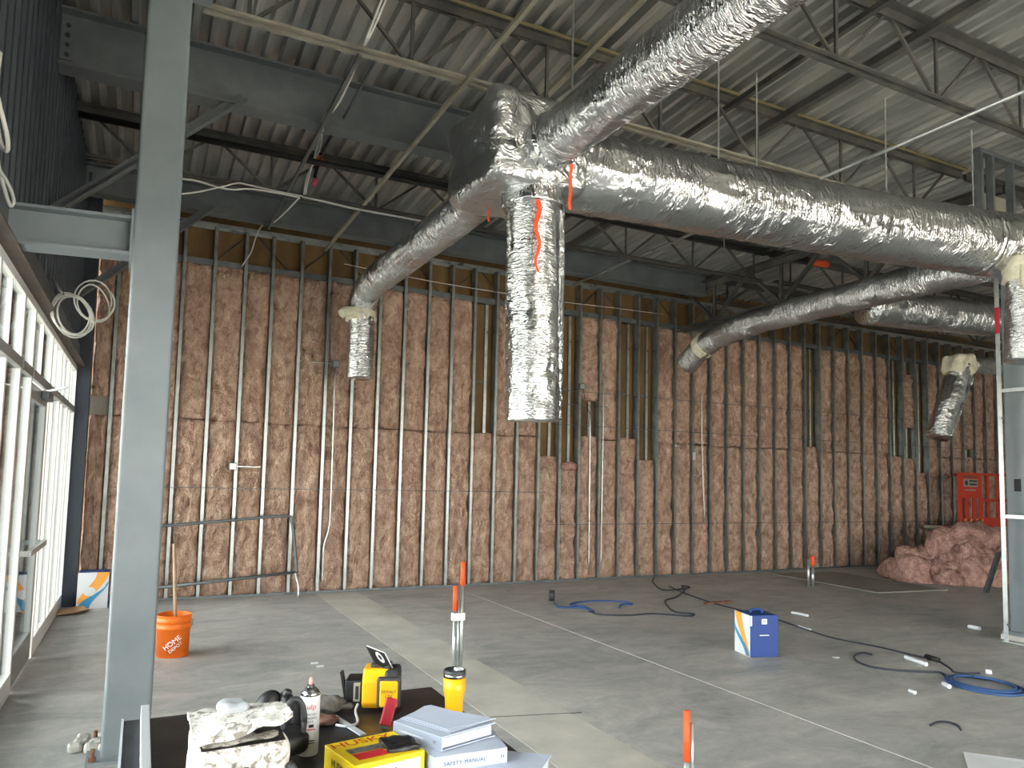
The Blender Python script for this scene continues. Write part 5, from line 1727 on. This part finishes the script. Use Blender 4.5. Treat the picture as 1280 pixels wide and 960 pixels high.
# loose papers on top
for k in range(3):
    z = TZ + 0.137 + 0.0015 * k
    dx = 0.012 * k
    pv = [(0.80 + dx, 2.37, z), (0.935 - dx, 2.45 - 0.006 * k, z + 0.006), (1.06 + dx, 2.235, z + 0.002), (0.90, 2.18 + dx, z)]
    o = MB().add(pv + [(x, y, zz + 0.001) for x, y, zz in pv], [(3, 2, 1, 0), (4, 5, 6, 7)] + [(i, (i + 1) % 4, 4 + (i + 1) % 4, 4 + i) for i in range(4)]).build('paper_sheet', 'paper')
    tag(o, 'loose white sheet on top of the binder stack', 'paper', 'loose sheets on the binders')

# yellow carton of bags
hx = thing('bag_carton', 'yellow carton with red lettering and torn black film on the table', 'carton', (0.68, 2.18, TZ))
q = [v2(0.545, 2.32), v2(0.775, 2.36), v2(0.812, 2.16), v2(0.585, 2.12)]
zt = TZ + 0.105
MB().add([(p.x, p.y, TZ) for p in q] + [(p.x, p.y, zt) for p in q], [(0, 1, 2, 3), (7, 6, 5, 4)] + [((i + 1) % 4, i, 4 + i, 4 + (i + 1) % 4) for i in range(4)]).build('carton', 'yellow_box', hx, bevel=0.003)
hcart = bpy.context.scene.objects['carton.002']
e1 = (q[2] - q[3]).normalized()
e2 = (q[0] - q[3]).normalized()
up_ = Vector((0, 0, 1))
fr0 = Vector((q[3].x, q[3].y, 0))
nf = e1.cross(up_)
MB().add([fr0 + e1 * a + up_ * z + nf * 0.001 for a, z in ((0.018, TZ + 0.0), (0.215, TZ + 0.0), (0.215, TZ + 0.09), (0.018, TZ + 0.09))], [(0, 1, 2, 3)]).build('white_panel', 'white', hcart)
for k in range(3):
    MB().add([fr0 + e1 * (0.105 + k * 0.012 + a) + up_ * z + nf * 0.002 for a, z in ((0, TZ + 0.0), (0.006, TZ + 0.0), (0.006, TZ + 0.075), (0, TZ + 0.075))], [(0, 1, 2, 3)]).build('bar_print', 'grey_text', hcart)
tc_ = Vector((q[3].x, q[3].y, zt))
text_on('HUSKY', 0.055, 'red_text', hcart, tc_ + e1 * 0.105 + e2 * 0.168, e1, e2, wx=1.15)
MB().add([tc_ + e1 * a + e2 * b_ + up_ * 0.0012 for a, b_ in ((0.03, 0.085), (0.22, 0.085), (0.22, 0.125), (0.03, 0.125))], [(0, 1, 2, 3)]).build('print_band', 'grey_cloth', hcart)
MB().add([tc_ + e1 * a + e2 * b_ + up_ * 0.0014 for a, b_ in ((0.03, 0.03), (0.13, 0.03), (0.13, 0.08), (0.03, 0.08))], [(0, 1, 2, 3)]).build('print_panel', 'red_text', hcart)
lo_, hi_ = Vector((0.70, 2.17, zt - 0.004)), Vector((0.80, 2.27, zt + 0.016))
ll = Vector((q[0].x, q[0].y, 0))
for z, m_ in ((TZ + 0.045, 'red_text'), (TZ + 0.07, 'black_text')):
    text_on('HUSKY', 0.03, m_, hcart, (Vector((q[0].x, q[0].y, z)) + Vector((q[3].x, q[3].y, z))) / 2, (q[3] - q[0]).normalized(), up_)
rbox(lo_, hi_, 12, 0.008, lambda p: 0.010 * noise.noise(p * 26) + 0.005 * noise.noise(p * 60)).build('torn_film', 'black_plastic', hx, smooth=True)

# red grip, ruler, gloves
rg = onz(481, 911, TZ)
rh = thing('red_tool', 'red handled flat tool leaning against the binders', 'tool', rg)
RT = Matrix.Translation((rg.x, rg.y, TZ + 0.01)) @ Matrix.Rotation(math.radians(-20), 4, 'Z') @ Matrix.Rotation(math.radians(14), 4, 'Y') @ Matrix.Rotation(math.radians(-25), 4, 'X')
MB().box((-0.022, -0.008, 0.0), (0.022, 0.008, 0.10)).xform(RT).build('grip', 'red', rh, bevel=0.006)
MB().box((-0.016, -0.003, -0.012), (0.016, 0.003, 0.002)).xform(RT).build('blade', 'steel_rim', rh)
a_, b_ = onz(416, 896, TZ), onz(454, 920, TZ)
tag(MB().bar((a_.x, a_.y, TZ + 0.004), (b_.x, b_.y, TZ + 0.004), 0.024, 0.005).build('flat_ruler', 'pages'), 'pale flat ruler lying behind the yellow carton', 'ruler')
g0 = onz(412, 893, TZ + 0.012)
gl = thing('work_glove', 'crumpled dusty grey work glove left of the laser level', 'glove', g0)
ellip((g0.x + 0.005, g0.y + 0.05, TZ + 0.036), (0.068, 0.05, 0.03), 5, None, 0.4).build('palm', 'grey_cloth', gl, smooth=True)
for k in range(4):
    MB().tube(curve_pts([(g0.x - 0.03 + 0.025 * k, g0.y + 0.07, TZ + 0.03), (g0.x - 0.035 + 0.032 * k, g0.y + 0.115, TZ + 0.034 - 0.004 * k), (g0.x - 0.03 + 0.034 * k, g0.y + 0.145, TZ + 0.014)], 4), 0.012, 8).build('finger', 'grey_cloth', gl, smooth=True)
MB().tube(curve_pts([(g0.x + 0.05, g0.y + 0.03, TZ + 0.03), (g0.x + 0.085, g0.y + 0.035, TZ + 0.025), (g0.x + 0.1, g0.y + 0.06, TZ + 0.014)], 4), 0.013, 8).build('thumb', 'grey_cloth', gl, smooth=True)
g1 = onz(405, 906, TZ)
tag(ellip((g1.x, g1.y, TZ + 0.018), (0.05, 0.035, 0.02), 9, None, 0.6).build('leather_rag', 'rust_cloth', smooth=True), 'brown crumpled leather scrap behind the spray can', 'rag')
